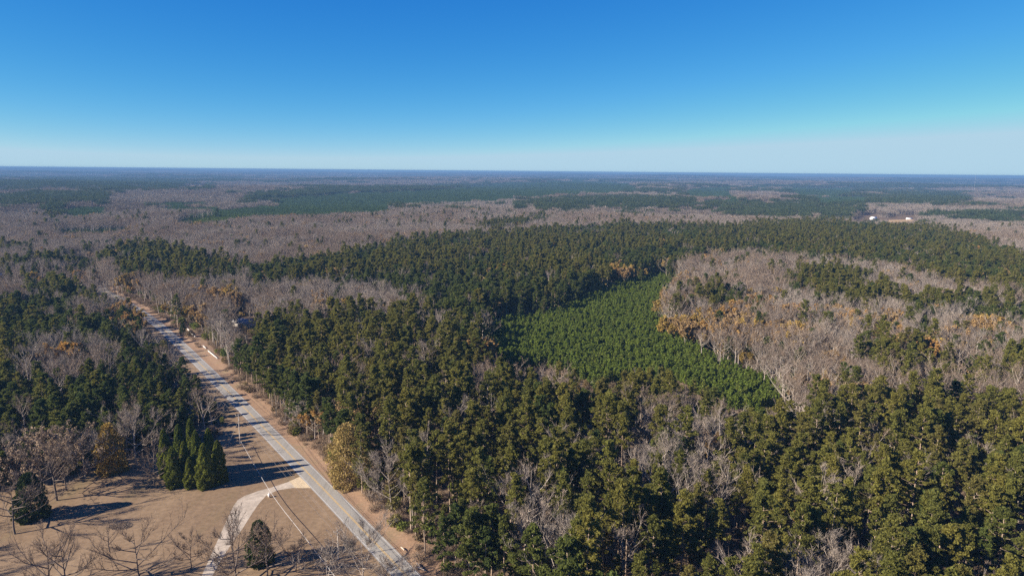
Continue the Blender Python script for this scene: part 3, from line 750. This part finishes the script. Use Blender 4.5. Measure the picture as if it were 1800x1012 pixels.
# ---- which trees show largest: claim picture cells front to back
CW, CH = 600, 338
claim = np.zeros((CH, CW), bool)
order = np.argsort(PD); vis = np.zeros(len(PX))
pu, pv, pz = w2px(PX, PY, PZ + PH * .75)
pr = np.array([protos[k][v]['r'] for k, v in zip(PK, PV)]) * PS
pu0 = pu.copy(); pv0 = pv.copy()
for q in order:
    if PD[q] > 1000: break
    sc_ = FPX / pz[q] / 3.0
    cx, cy_ = pu[q] / 3.0, pv[q] / 3.0; hw = pr[q] * sc_; hhh = PH[q] * (.46 if PK[q] == 'young_pine' else .28) * sc_
    x0, x1 = int(max(cx - hw, 0)), int(min(cx + hw + 1, CW)); y0, y1 = int(max(cy_ - hhh, 0)), int(min(cy_ + hhh + 1, CH))
    if x1 <= x0 or y1 <= y0: continue
    s2 = claim[y0:y1, x0:x1]; vis[q] = s2.size - s2.sum(); s2[:] = True

single = np.zeros(len(PX), bool)
limits = {'pine': 300, 'bare_tree': 278, 'young_pine': 300, 'autumn_tree': 120}
fam = np.where((PK == 'pine_tree') | (PK == 'green_pine'), 'pine', PK)
for k_, lim in limits.items():
    ids = np.where((fam == k_) & (vis > 0))[0]; ids = ids[np.argsort(-vis[ids])][:lim]; single[ids] = True

NAMES = {'pine_tree': 'pine_tree', 'green_pine': 'pine_tree', 'bare_tree': 'bare_tree', 'autumn_tree': 'autumn_tree', 'young_pine': 'young_pine_tree'}
def where(q):
    z = zone_of[q]
    if PK[q] == 'young_pine': return 'in the plantation', 'young pines of the plantation'
    if z == LPINE: return 'behind the lawn', 'trees of the wood beyond the lawn'
    if z in (FPINE,): return 'in the front wood', 'trees of the front wood'
    if z in (RBARE, ): return 'in the bare wood', 'trees of the bare wood past the plantation'
    if z == PINE: return 'in the far pine wood', 'trees of the far pine wood'
    return 'past the road', 'trees of the woods past the road'
used = set()
ONES = 'zero one two three four five six seven eight nine ten eleven twelve thirteen fourteen fifteen sixteen seventeen eighteen nineteen'.split()
TENS = 'zero ten twenty thirty forty fifty sixty seventy eighty ninety'.split()
def say(v, half):
    v = int(round(v * 2)) if half else int(round(v)) * 2
    w_, f_ = v // 2, v % 2; w_ = min(max(w_, 0), 99)
    t = ONES[w_] if w_ < 20 else TENS[w_ // 10] + ('-' + ONES[w_ % 10] if w_ % 10 else '')
    return t + ('-and-a-half' if f_ else '')
for q in np.where(single)[0]:
    pr_ = protos[PK[q]][PV[q]]
    a_, b_ = where(q)
    cu_, cv_ = pu[q] / 18.0, pv[q] / 10.12
    lab = None
    for half in (False, True):
        lab = f"{pr_['words']} {a_}, {say(cu_, half)} percent across, {say(cv_, half)} down the photo"
        if len(lab.replace(',', ' ').split()) > 16: lab = lab.replace(' ' + a_, '')
        if lab not in used: break
    if lab in used: single[q] = False; continue
    used.add(lab)
    put(NAMES[PK[q]], pr_['meshes'], (PX[q], PY[q], PZ[q] - .05), lab, 'tree', b_, PR[q], PS[q])

# ---- the rest, as masses
def scatter(name, meshes, pts, idx, rz, scl, label, cat=None):
    """one object whose points carry the trees of a wood"""
    if len(pts) == 0: return None
    coll = bpy.data.collections.new(name + '_shapes')
    for k_, me_ in enumerate(meshes):
        coll.objects.link(bpy.data.objects.new(f'{name}_shape_{k_:02d}', me_))
    me = bpy.data.meshes.new(name); me.vertices.add(len(pts)); me.vertices.foreach_set('co', np.asarray(pts, np.float32).ravel())
    a_ = me.attributes.new('pick', 'INT', 'POINT'); a_.data.foreach_set('value', np.asarray(idx, np.int32))
    a_ = me.attributes.new('turn', 'FLOAT_VECTOR', 'POINT'); r3 = np.zeros((len(pts), 3), np.float32); r3[:, 2] = rz; a_.data.foreach_set('vector', r3.ravel())
    a_ = me.attributes.new('size', 'FLOAT_VECTOR', 'POINT'); a_.data.foreach_set('vector', np.asarray(scl, np.float32).ravel())
    ng = bpy.data.node_groups.new(name + '_nodes', 'GeometryNodeTree')
    ng.interface.new_socket('Geometry', in_out='INPUT', socket_type='NodeSocketGeometry'); ng.interface.new_socket('Geometry', in_out='OUTPUT', socket_type='NodeSocketGeometry')
    N = ng.nodes; L = ng.links
    gi = N.new('NodeGroupInput'); go = N.new('NodeGroupOutput'); ip = N.new('GeometryNodeInstanceOnPoints')
    ci = N.new('GeometryNodeCollectionInfo'); ci.inputs['Collection'].default_value = coll; ci.inputs['Separate Children'].default_value = True; ci.inputs['Reset Children'].default_value = True
    def na_(nm, ty):
        x = N.new('GeometryNodeInputNamedAttribute'); x.data_type = ty; x.inputs['Name'].default_value = nm; return [o for o in x.outputs if o.enabled][0]
    L.new(gi.outputs[0], ip.inputs['Points']); L.new(ci.outputs[0], ip.inputs['Instance']); ip.inputs['Pick Instance'].default_value = True
    L.new(na_('pick', 'INT'), ip.inputs['Instance Index']); L.new(na_('turn', 'FLOAT_VECTOR'), ip.inputs['Rotation']); L.new(na_('size', 'FLOAT_VECTOR'), ip.inputs['Scale'])
    L.new(ip.outputs[0], go.inputs[0])
    o = obj(name, me); md = o.modifiers.new('plants', 'NODES'); md.node_group = ng
    tag(o, label, cat, kind='stuff')
    return o

rest = ~single
for k_, nm, lab in (('pine_tree', 'pine_woodland', 'dense olive pine woodland beyond the road'), ('green_pine', 'green_pine_woodland', 'dense dark green pine woodland beyond the road and lawn'),
                    ('bare_tree', 'bare_woodland', 'grey leafless hardwood woodland in the middle distance'), ('autumn_tree', 'autumn_woodland', 'scattered russet trees among the distant bare woodland'),
                    ('young_pine', 'pine_plantation', 'bright green young pine plantation in dense rows')):
    s_ = rest & (PK == k_)
    S3 = np.repeat(PS[s_][:, None], 3, 1) * np.stack([rng.uniform(.88, 1.15, s_.sum())] * 2 + [np.ones(s_.sum())], 1)
    scatter(nm, [p['full'] for p in protos[k_]], np.stack([PX[s_], PY[s_], PZ[s_] - .05], 1), PV[s_], PR[s_], S3, lab, 'woodland')

# undergrowth beneath the near woods
ux, uy = np.meshgrid(np.arange(-420, 520, 3.4), np.arange(110, 640, 3.4)); ux = ux.ravel() + rng.uniform(-1.6, 1.6, ux.size); uy = uy.ravel() + rng.uniform(-1.6, 1.6, uy.size)
mk = (np.abs(ux) < uy * .8 + 40); ux, uy = ux[mk], uy[mk]
z9, uu9, vv9 = zlook(ux, uy, np.zeros_like(ux)); rd9 = road_dist(ux, uy)
un = vnoise(ux, uy, 14)
yg = inpoly([(836, 572), (935, 560), (1000, 545), (1060, 514), (1110, 500), (1180, 484), (1172, 520), (1175, 600), (1230, 630), (1290, 668), (1380, 700), (1385, 716), (1330, 725), (1290, 722), (1180, 668), (1100, 672), (1050, 684), (960, 648), (900, 660), (860, 618)], uu9, vv9)
okm = ~inpoly([tuple(p) for p in lawn_poly], ux, uy) & ~((rd9 > -12) & (rd9 < 7.0 + 3 * un)) & (rng.random(ux.size) < .25 + .6 * un + np.where((rd9 > 0) & (rd9 < 20), .35, 0)) & ~inpoly(lawnpx, uu9, vv9) & ~yg & ~hidden_by(ux, uy, 0 * ux, np.full(ux.size, 3.0), np.full(ux.size, 1.0))
ux, uy, rd9, un = ux[okm], uy[okm], rd9[okm], un[okm]
isb = (rng.random(ux.size) < .45) | ((rd9 > 0) & (rd9 < 22) & (rng.random(ux.size) < .7))
for b_, pk, nm, lab in ((False, 'undergrowth', 'undergrowth', 'leafy undergrowth beneath the front wood'), (True, 'brush', 'dry_undergrowth', 'dry brown brush beneath the woods and along the road bank')):
    s_ = isb == b_; c_ = int(s_.sum()); sc3 = np.repeat((rng.uniform(.6, 1.35, c_) * np.where((rd9[s_] > 0) & (rd9[s_] < 24), 1.5, 1.0))[:, None], 3, 1)
    scatter(nm, [p['full'] for p in protos[pk]], np.stack([ux[s_], uy[s_], np.zeros(c_)], 1), rng.integers(0, len(protos[pk]), c_), rng.uniform(0, 6.28, c_), sc3, lab, 'undergrowth')

# far woods
tp, ti, ts, tk = [], [], [], []
for r0, r1, cell in ((1640, 4000, 30.0), (4000, 9000, 60.0), (9000, 15500, 120.0)):
    fx, fy = np.meshgrid(np.arange(-r1, r1, cell), np.arange(0, r1, cell)); fx = fx.ravel() + rng.uniform(-.2, .2, fx.size) * cell; fy = fy.ravel() + rng.uniform(-.2, .2, fy.size) * cell
    dd = np.hypot(fx, fy); mk = (dd >= r0) & (dd < r1) & (np.abs(fx) < fy * .82 + 60); fx, fy = fx[mk], fy[mk]
    fz = hgt(fx, fy); zf, fu, fv = zlook(fx, fy, fz + 14 + rng.normal(0, 9, fx.size))
    p1 = vnoise(fx * .45, fy, 330 * (1 if r0 < 3000 else 1.8)) * .6 + vnoise(fx, fy + 500, 110 * (1 if r0 < 3000 else 2)) * .4
    k3 = np.where(zf == YOUNG, 2, np.where(zf == PINE, 0, np.where((zf == BARE) | (zf == RBARE), np.where(p1 + rng.normal(0, .07, p1.shape) > .72, 0, 1), np.where(p1 + rng.normal(0, .10, p1.shape) > .55, 0, 1))))
    za_, _, _ = zlook(fx, fy, fz + 21); zb_, _, _ = zlook(fx, fy, fz + 7); k3 = np.where((za_ == YOUNG) | (zb_ == YOUNG), 2, k3)
    k3 = np.where((k3 == 0) & (vnoise(fx + 3333, fy * .6, 600) > .66) & (zf != PINE), 2, k3)
    bad = hidden_by(fx, fy, fz, np.full(fx.size, 18.0), np.full(fx.size, cell * .5))
    fx, fy, fz, k3 = fx[~bad], fy[~bad], fz[~bad], k3[~bad]
    tp.append(np.stack([fx, fy, fz], 1)); tk.append(k3); sxy = np.full(len(fx), cell / 30.0 * 1.06)
    ts.append(np.stack([sxy, sxy, rng.uniform(.85, 1.2, len(fx))], 1))
tp, tk, ts = np.concatenate(tp), np.concatenate(tk), np.concatenate(ts)
for q, kk, nm, lab in ((0, 'pine', 'far_pine_forest', 'dark pine forest stretching to the horizon'), (1, 'bare', 'far_bare_forest', 'grey-brown leafless forest stretching to the horizon'), (2, 'young', 'far_plantation_forest', 'green pine plantations in the far distance')):
    s_ = tk == q; c_ = int(s_.sum())
    tn_ = vnoise(tp[s_][:, 0] * .6, tp[s_][:, 1], 260) * .7 + rng.random(c_) * .3
    pick = rng.integers(0, 3, c_) + np.where(tn_ > .5, 3, 0) if kk == 'bare' else rng.integers(0, 4, c_)
    scatter(nm, tiles[kk], tp[s_], pick, rng.integers(0, 4, c_) * (math.pi / 2), ts[s_], lab, 'forest')

# ------------------------------------------------------------------ trees standing on the lawn and by the road
def bare_at(u, v, tv, words, fork, spread, limbs=8, sub=8, twigs=9, wid=.05, dark=True, stems=1, name='bare_tree', group='bare trees by the lawn'):
    p, h = height_at(u, v, tv)
    tr, tw, _ = bare_shape(h, fork, spread, limbs + 2, sub + 2, twigs + 3, wid * 1.5, dark=dark, stems=stems)
    return put(name, [('trunk', mk_mesh('trunk', [(tr, M['darklimb'] if dark else M['limb'])])), ('crown', mk_mesh('crown', [(tw, M['twig_b'] if dark else M['twig'])]))], p, words, 'tree', group, 0)

bare_at(241, 820, 722, 'large round grey bare tree between the yellow tree and the cypresses', .25, .65, 12, 10, 12, .07, False)
bare_at(272, 852, 790, 'small twiggy bare tree just beside the front cypresses', .2, .7, 8, 8, 9)
bare_at(150, 841, 765, 'bare tree with white trunk at the lawn edge, behind its neighbours', .3, .7, 10, 9, 12, .07, False)
bare_at(100, 879, 785, 'bare tree at the front of the lawn-edge clump', .3, .7, 9, 8, 10, .065)
bare_at(26, 938, 848, 'bare tree in front of the dark evergreen at the photo edge', .25, .9, 10, 9, 10, .06)
bare_at(245, 1016, 925, 'large many-limbed bare tree on the lawn at the bottom of the photo', .08, .95, 9, 9, 10, .05)
bare_at(88, 1034, 930, 'bare tree in the bottom corner of the lawn, nearer the photo edge', .15, .6, 8, 8, 8, .045)
bare_at(118, 1045, 940, 'slim bare tree in the bottom corner, beside the large many-limbed one', .25, .5, 7, 7, 8, .045)
bare_at(336, 1000, 945, 'small reddish bare tree on the lawn left of the driveway', .25, .8, 8, 8, 10, .05)
bare_at(193, 970, 925, 'thin little bare sapling on the open lawn', .3, .3, 5, 4, 5, .035)
bare_at(415, 1024, 925, 'wide bare tree covering the driveway at the bottom of the photo', .15, .9, 11, 10, 11, .055)
bare_at(470, 1012, 935, 'bare tree growing in front of the lawn evergreen', .2, .7, 9, 8, 10, .055)
bare_at(520, 1005, 950, 'small bare tree between the evergreen and the near utility pole', .25, .6, 7, 8, 9, .05)
bare_at(640, 1032, 930, 'pale wide bare tree overlapping the road at the bottom', .12, .85, 12, 10, 12, .06, False)
bare_at(575, 1040, 965, 'low bare tree at the bottom beside the pale wide one', .15, .8, 9, 9, 10, .055, False)
bare_at(695, 1045, 985, 'low pale bare tree at the road edge at the bottom', .15, .8, 9, 8, 10, .055, False)
bare_at(551, 762, 703, 'rounded grey bare bush-like tree above the road bank', .08, .95, 12, 10, 12, .07, False, stems=1, group='trees above the road bank')
bare_at(690, 900, 795, 'brownish bare tree at the front wood edge above the road', .2, .7, 12, 9, 11, .075, False, group='trees above the road bank')

def leafy_at(u, v, tv, words, mat, dens, spread, fork=.12, leaf=.34, group=None):
    p, h = height_at(u, v, tv)
    tr, tw, lf = leafy_shape(h, dens, leaf, fork=fork, spread=spread, limbs=13, sub=8)
    return put('autumn_tree', [('trunk', mk_mesh('trunk', [(tr.merge(tw), M['darklimb'])])), ('crown', mk_mesh('crown', [(lf, mat)]))], p, words, 'tree', group, 0)
leafy_at(117, 862, 764, 'wide brownish half-bare tree in the middle of the lawn-edge clump', M['dry'], 3600, .7, group='bare trees by the lawn')
leafy_at(75, 858, 768, 'wide tan half-bare tree behind the dark evergreen on the lawn', M['dry'], 3000, .75, group='bare trees by the lawn')
leafy_at(620, 800, 715, 'tan-topped tree right behind the large yellow roadside tree', M['orange'], 1800, .4)

def cone_at(u, v, tv, rpx, words, mat, n=5200, power=.75, waist=.12, name='cypress_tree', group='cypress clump beside the lawn', leaf=.32):
    p, h = height_at(u, v, tv); r = rpx / (FPX / w2px(p[0], p[1], h * .4)[2])
    tr, cr = cone_shape(h, r, n, leaf, power, waist)
    return put(name, [('trunk', mk_mesh('trunk', [(tr, M['darklimb'])])), ('crown', mk_mesh('crown', [(cr, mat)]))], p, words, 'tree', group, 0)
for u, v, tv, rp, wd in ((293, 836, 753, 14, 'pointed cypress at the end of the clump towards the bare trees'), (307, 855, 784, 17, 'broad front cypress at the bare-tree end of the clump'),
                         (336, 856, 803, 13, 'shortest cypress, in the middle of the front row'), (362, 856, 778, 18, 'tall broad cypress at the road end of the front row'),
                         (319, 836, 745, 15, 'dull green cypress in the back row of the clump'), (340, 834, 735, 15, 'tallest cypress standing at the very back of the clump'),
                         (349, 845, 755, 15, 'yellowish cypress in the heart of the clump'), (371, 840, 752, 15, 'ragged dark cypress at the back, road side of the clump'),
                         (386, 848, 773, 16, 'shaded cypress at the road end of the clump'), (327, 846, 775, 13, 'small cypress half hidden behind the shortest one')):
    cone_at(u, v, tv, rp * 1.0, wd, M['cypress'], 10000, .55, .35, leaf=.27)
cone_at(197, 829, 743, 29, 'golden-yellow leafy tree at the back of the lawn', M['gold'], 5200, .42, .4, 'autumn_tree', None, .4)
cone_at(614, 850, 744, 40, 'large yellow-tan tree at the front wood edge beside the road', M['tan'], 10000, .33, .45, 'autumn_tree', None, .36)
cone_at(57, 910, 830, 29, 'big dark evergreen tree standing alone on the lawn', M['evergreen'], 7000, .45, .2, 'evergreen_tree', None, .38)
cone_at(458, 990, 914, 24, 'dark green cedar beside the driveway at the bottom', M['evergreen'], 5200, .38, .25, 'cedar_tree', None, .3)
cone_at(322, 588, 566, 6, 'dark round evergreen at the end of the white fence', M['evergreen'], 1200, .45, .2, 'evergreen_tree', None, .35)
def pine_at(u, v, tv, wd, spread=5.0, base=.15, mat='pine_g', group='pines beside the road'):
    p, h = height_at(u, v, tv); tr, cr = pine_shape(h, base, spread, 48, 30)
    return put('pine_tree', [('trunk', mk_mesh('trunk', [(tr, M['bark'])])), ('crown', mk_mesh('crown', [(cr, M[mat])]))], p, wd, 'tree', group, 0)
pine_at(313, 575, 517, 'lone dark pine standing at the road bend before the white fence', 5.5, .12)
pine_at(637, 868, 745, 'bright green bushy pine behind the large yellow roadside tree', 5.0, .12, 'pine')
pine_at(515, 722, 655, 'yellow-green bushy pine above the road bank', 5.5, .08, 'pine')

# ------------------------------------------------------------------ utility poles, wires, mailbox, logs, brush ring
def ang_between(a, b): return math.atan2(b[1] - a[1], b[0] - a[0])
P1, h1 = height_at(595, 982, 930); P2, h2 = height_at(422, 779, 744 - 17)
dline = (P2 - P1)[:2]; la = math.atan2(dline[1], dline[0])
P3 = np.array([P2[0] + dline[0] * 1.0, P2[1] + dline[1] * 1.0, 0]); P0 = np.array([P1[0] - dline[0] * .8, P1[1] - dline[1] * .8, 0])
def pole(p, h, label, guy=False):
    e = empty('utility_pole', tuple(p), la); tag(e, label, 'utility pole', 'utility poles along the road')
    g = G(); g.tube([(0, 0, -.3), (0, 0, h)], [.19, .13], 8, cap=True); obj('pole', mk_mesh('pole', [(g, M['wood'])]), e)
    g = G(); g.box((-.06, -1.2, h - .55), (.06 - .2, 1.2, h - .42)); obj('crossarm', mk_mesh('crossarm', [(g, M['wood'])]), e)
    for yy_ in (-1.1, -.5, 1.1):
        g = G(); g.tube([(-.1, yy_, h - .42), (-.1, yy_, h - .2)], [.06, .04], 6, cap=True); obj('insulator', mk_mesh('insulator', [(g, M['white'])]), e)
    if guy:
        g = G(); g.tube([(0, 0, h * .8), (0, 5.0, 0)], [.03, .03], 4); obj('guy_wire', mk_mesh('guy_wire', [(g, M['wire'])]), e)
    return e
pole(P1, h1, 'near wooden utility pole with crossarm beside the road at the bottom')
pole(P2, h2, 'wooden utility pole beside the road near the cypress shadow', True)
pole(P3, h2, 'farther wooden utility pole in the shade of the roadside wood')
pole(P0, h1, 'nearest utility pole standing below the bottom of the view')
nrm = np.array([-math.sin(la), math.cos(la)])
def span(a, ha, b, hb, off, sag, rad, name, label, mat='conductor', group='overhead wires along the road'):
    t = np.linspace(0, 1, 15); pts = []
    for s in t:
        p = a[:2] * (1 - s) + b[:2] * s + nrm * off; pts.append((p[0], p[1], ha * (1 - s) + hb * s - sag * 4 * s * (1 - s)))
    g = G(); g.tube(pts, [rad] * 15, 4); return tag(obj(name, mk_mesh(name, [(g, M[mat])])), label, 'wire', group)
for off, wd in ((-1.1, 'road-side wire'), (-.5, 'inner wire'), (1.1, 'lawn-side wire')):
    for a, ha, b, hb, ww in ((P0, h1, P1, h1, 'leaving the near utility pole at the bottom'), (P1, h1, P2, h2, 'between the two nearer utility poles'), (P2, h2, P3, h2, 'from the second pole into the shade')):
        span(a, ha - .2, b, hb - .2, off, .8, .03, 'overhead_wire', f'{wd} on the crossarms {ww}')
# low cable over the driveway with its white marker post
ca_ = [px2w(424, 786), px2w(476, 872), px2w(531, 948), px2w(600, 1045)]
ca_ = [np.array([p[0], p[1], z]) for p, z in zip(ca_, (2.6, 1.7, 2.2, 3.2))]
g = G(); g.tube(smooth_line(ca_, 4), [.07] * len(smooth_line(ca_, 4)), 5)
tag(obj('cable', mk_mesh('cable', [(g, M['wire'])])), 'low pale cable strung across the driveway to the utility pole', 'cable')
e = empty('marker_post', tuple(px2w(473, 873.5)), la); tag(e, 'white marker post under the cable where it crosses the driveway edge', 'post')
g = G(); g.tube([(0, 0, 0), (0, 0, 1.75)], [.09, .09], 8, cap=True); obj('post', mk_mesh('post', [(g, M['white'])]), e)
g = G(); g.box((-.35, -.3, .25), (.35, .3, 1.25)); obj('cabinet', mk_mesh('cabinet', [(g, M['white'])]), e)
e = empty('mailbox', tuple(px2w(518, 834)), la); tag(e, 'dark mailbox on a post where the driveway meets the road', 'mailbox')
g = G(); g.box((-.06, -.06, 0), (.06, .06, 1.1)); obj('post', mk_mesh('post', [(g, M['dark'])]), e)
g = G()
ar = [(math.cos(t_) * .17, math.sin(t_) * .17 + 1.28) for t_ in np.linspace(0, math.pi, 8)] + [(-.17, 1.1), (.17, 1.1)]
nA = len(ar); Vb = [(x_, -.35, z_) for x_, z_ in ar] + [(x_, .35, z_) for x_, z_ in ar]
Fb = [(0, k + 1, k) for k in range(1, nA - 1)] + [(nA, nA + k, nA + k + 1) for k in range(1, nA - 1)]
for k in range(nA): k2 = (k + 1) % nA; Fb += [(k, k2, k2 + nA), (k, k2 + nA, k + nA)]
g.add(Vb, Fb); obj('box', mk_mesh('box', [(g, M['dark'])]), e)
for k, (a, b, wd) in enumerate((((732, 992), (739, 999), 'pale fallen log nearest the wood on the road bank'), ((734, 999), (748, 1006), 'pale fallen log lying across the lower road bank'), ((705, 964), (711, 970), 'short pale log higher up the road bank'))):
    A_, B_ = px2w(*a), px2w(*b); zz = .62
    g = G(); g.tube([(A_[0], A_[1], zz), ((A_[0] + B_[0]) / 2, (A_[1] + B_[1]) / 2, zz + .08), (B_[0], B_[1], zz)], [.2, .17, .13], 7, cap=True)
    tag(obj('fallen_log', mk_mesh('fallen_log', [(g, M['log'])])), wd, 'log', 'fallen logs on the road bank')
p = px2w(213, 924); g = G(); nn = 900
aa = rng.uniform(0, 6.28, nn); r_ = np.sqrt(rng.random(nn)); P = np.stack([p[0] + 3.6 * r_ * np.cos(aa), p[1] + 2.6 * r_ * np.sin(aa), .05 + .45 * (1 - r_ ** 2) * rng.random(nn)], 1)
g.slivers(P, unit(nn) * [.9, .9, .25], .1, rng.random(nn)); tag(obj('brush_pile', mk_mesh('brush_pile', [(g, M['darklimb'])])), 'flat dark round pile of brush on the open lawn', 'brush pile')

# white board fence by the road
def fence(a, b, label, boards=3):
    A_, B_ = px2w(*a), px2w(*b); L_ = np.linalg.norm(B_ - A_); e = empty('board_fence', tuple(A_), ang_between(A_, B_)); tag(e, label, 'fence', 'white fence by the road')
    nps = max(2, int(round(L_ / 2.6)) + 1)
    for k in range(nps):
        x = L_ * k / (nps - 1); g = G(); g.box((x - .09, -.09, 0), (x + .09, .09, 1.45)); obj('post', mk_mesh('post', [(g, M['white'])]), e)
    for k in range(boards):
        g = G(); z = .35 + k * .42; g.box((-.1, -.13, z), (L_ + .1, -.093, z + .24)); obj('rail', mk_mesh('rail', [(g, M['white'])]), e)
fence((330, 580), (343, 594), 'white board fence section nearer the lone dark pine')
fence((366, 619), (382, 632), 'white board fence section farther along, nearer the front wood')
fence((357, 610), (362, 614.5), 'short white gate wing between the two fence sections')

# ------------------------------------------------------------------ houses, vehicles, fields, mast
def house(p, L_, W_, wh, rh, rz, label, wallm, roofm, chimney=True, base=0.0):
    e = empty('house', (p[0], p[1], base), rz); tag(e, label, 'house')
    g = G(); x, y = L_ / 2, W_ / 2
    g.box((-x, -y, -1.0), (x, y, wh))
    g.add([(-x, -y, wh), (-x, y, wh), (-x, 0, wh + rh)], [(0, 2, 1)]); g.add([(x, -y, wh), (x, y, wh), (x, 0, wh + rh)], [(0, 1, 2)])
    obj('wall', mk_mesh('wall', [(g, wallm)]), e)
    g = G(); o_ = .5; t_ = .18; sl = rh / y
    for sg in (-1, 1):
        V8 = [(-x - o_, sg * (y + o_), wh - o_ * sl + .02), (x + o_, sg * (y + o_), wh - o_ * sl + .02), (x + o_, 0, wh + rh + .02), (-x - o_, 0, wh + rh + .02)]
        V8 = V8 + [(a, b, c + t_) for a, b, c in V8]
        g.add(V8, [(0, 1, 2), (0, 2, 3), (4, 6, 5), (4, 7, 6), (0, 5, 1), (0, 4, 5), (1, 5, 6), (1, 6, 2), (3, 2, 6), (3, 6, 7), (0, 3, 7), (0, 7, 4)])
    rf = obj('roof', mk_mesh('roof', [(g, roofm)]), e)
    if chimney:
        g = G(); g.box((x * .55, -.5, wh + rh * .4), (x * .55 + .9, .5, wh + rh + 1.1)); obj('chimney', mk_mesh('chimney', [(g, M['brick'])]), rf)
    for sg in (-1, 1):
        for k in range(3):
            xx = (-.65 + .65 * k) * x
            if k == 1:
                g = G(); g.box((xx - .5, sg * y - .04, 0.1), (xx + .5, sg * y + .04, 2.2)); obj('door', mk_mesh('door', [(g, M['brick'])]), e)
            else:
                g = G(); g.box((xx - .7, sg * y - .04, 1.0), (xx + .7, sg * y + .04, 2.2)); wo = obj('window', mk_mesh('window', [(g, M['glass'])]), e)
                g = G(); g.box((xx - .8, sg * y - .07, .88), (xx + .8, sg * y + .07, .99)); obj('sill', mk_mesh('sill', [(g, M['white'])]), wo)
    return e
house(px2w(429, 572), 17, 9, 2.8, 2.6, 0.15 - .5, 'low house with grey shingle roof among the trees beyond the fence', M['wall'], M['roof'])
def ground_at(u, v):
    p = px2w(u, v)
    for _ in range(25): p = px2w(u, v, float(hgt(p[0], p[1])))
    return p
for u, v, L_, W_, wh, rh, rz, wd, wm, rm in ((1535, 386, 15, 9, 4.4, 3.0, .25, 'white house in the far clearing, above the pine wood', 'white', 'metalroof'), (1598, 386, 14, 7, 2.8, 1.8, -.1, 'long low white building in the far clearing beside the white house', 'white', 'metalroof'),
                                           (-2, 488, 12, 7, 2.8, 1.8, .1, 'white-roofed building at the photo edge past the wood', 'white', 'metalroof'), (1799, 384, 8, 5, 2.4, 1.4, 0, 'pale building at the far photo edge beyond the woods', 'white', 'metalroof')):
    p = ground_at(u, v); house(p, L_, W_, wh, rh, rz, wd, M[wm], M[rm], False, p[2])
def vehicle(p, rz, label):
    e = empty('parked_van', tuple(p), rz); tag(e, label, 'van', 'white vehicles near the grey-roofed house')
    prof = [(-2.5, .45), (2.5, .45), (2.55, 1.0), (1.6, 1.15), (1.0, 1.95), (-2.4, 2.0), (-2.5, 1.0)]
    V8 = [(x, -.95, z) for x, z in prof] + [(x, .95, z) for x, z in prof]; k = len(prof)
    Fc = [(0, q, q + 1) for q in range(1, k - 1)] + [(k, k + q + 1, k + q) for q in range(1, k - 1)]
    for q in range(k): q2 = (q + 1) % k; Fc += [(q, q + k, q2 + k), (q, q2 + k, q2)]
    g = G(); g.add(V8, Fc); obj('body', mk_mesh('body', [(g, M['white'])]), e)
    g = G(); g.add([(1.64, -.8, 1.2), (1.64, .8, 1.2), (1.08, .8, 1.9), (1.08, -.8, 1.9)], [(0, 1, 2), (0, 2, 3)]); obj('windscreen', mk_mesh('windscreen', [(g, M['glass'])]), e)
    for x in (-1.6, 1.6):
        for y in (-.9, .9):
            g = G(); g.tube([(x, y - .12, .38), (x, y + .12, .38)], [.38, .38], 10, cap=True); obj('wheel', mk_mesh('wheel', [(g, M['dark'])]), e)
vehicle(px2w(457, 580.5), .3, 'white vehicle nearer the grey-roofed house, half hidden by pines'); vehicle(px2w(465, 577), .5, 'white vehicle farther from the grey-roofed house, among the pines')

def field(name, pxs, mat):
    sheet(name, [ground_at(u, v)[:2] for u, v in pxs], .6, mat, follow=True)
field('field', [(312, 329.5), (330, 330), (362, 327.5), (362, 325.5), (340, 326.5), (314, 328.5)], M['field'])
field('field', [(62, 487), (82, 487), (82, 481), (64, 481)], M['clearing'])
field('field', [(1562, 391), (1606, 391), (1606, 386), (1562, 387)], M['clearing'])

p = px2w(1712, 336); e = empty('radio_mast', (p[0], p[1], float(hgt(p[0], p[1])))); tag(e, 'thin lattice radio mast rising above the far woods', 'radio mast')
hm = 116.5 - float(hgt(p[0], p[1]))
for k in range(3):
    a = k * 2.094; g = G(); g.tube([(1.3 * math.cos(a), 1.3 * math.sin(a), 0), (.9 * math.cos(a), .9 * math.sin(a), hm)], [.2, .16], 4); obj('leg', mk_mesh('leg', [(g, M['wire'])]), e)
g = G()
for q in range(int(hm // 3)):
    for k in range(3):
        a, b = k * 2.094, (k + 1) * 2.094; g.tube([(1.2 * math.cos(a), 1.2 * math.sin(a), q * 3), (1.1 * math.cos(b), 1.1 * math.sin(b), q * 3 + 3)], [.07, .07], 3)
obj('bracing', mk_mesh('bracing', [(g, M['wire'])]), e)

# ------------------------------------------------------------------ haze: one closed box of even, pale blue air round everything
g = G(); g.box((-26000, -26000, -80), (26000, 26000, 118))
m, nt, out = nodes('blue_haze'); N = nt.nodes
pv_ = N.new('ShaderNodeVolumePrincipled'); pv_.inputs['Color'].default_value = (.15, .30, .54, 1); pv_.inputs['Density'].default_value = 1.0e-4
pv_.inputs['Anisotropy'].default_value = 0.0
nt.links.new(pv_.outputs[0], out.inputs['Volume'])
hz = obj('haze', mk_mesh('haze', [(g, m)])); tag(hz, 'thin blue haze over the distant woods', 'haze', kind='stuff')
print('TREES', len(PX), 'single', int(single.sum()), {k: int((PK == k).sum()) for k in set(PK)}, 'tiles', len(tp), 'ground z', V[:, 2].min(), V[:, 2].max())
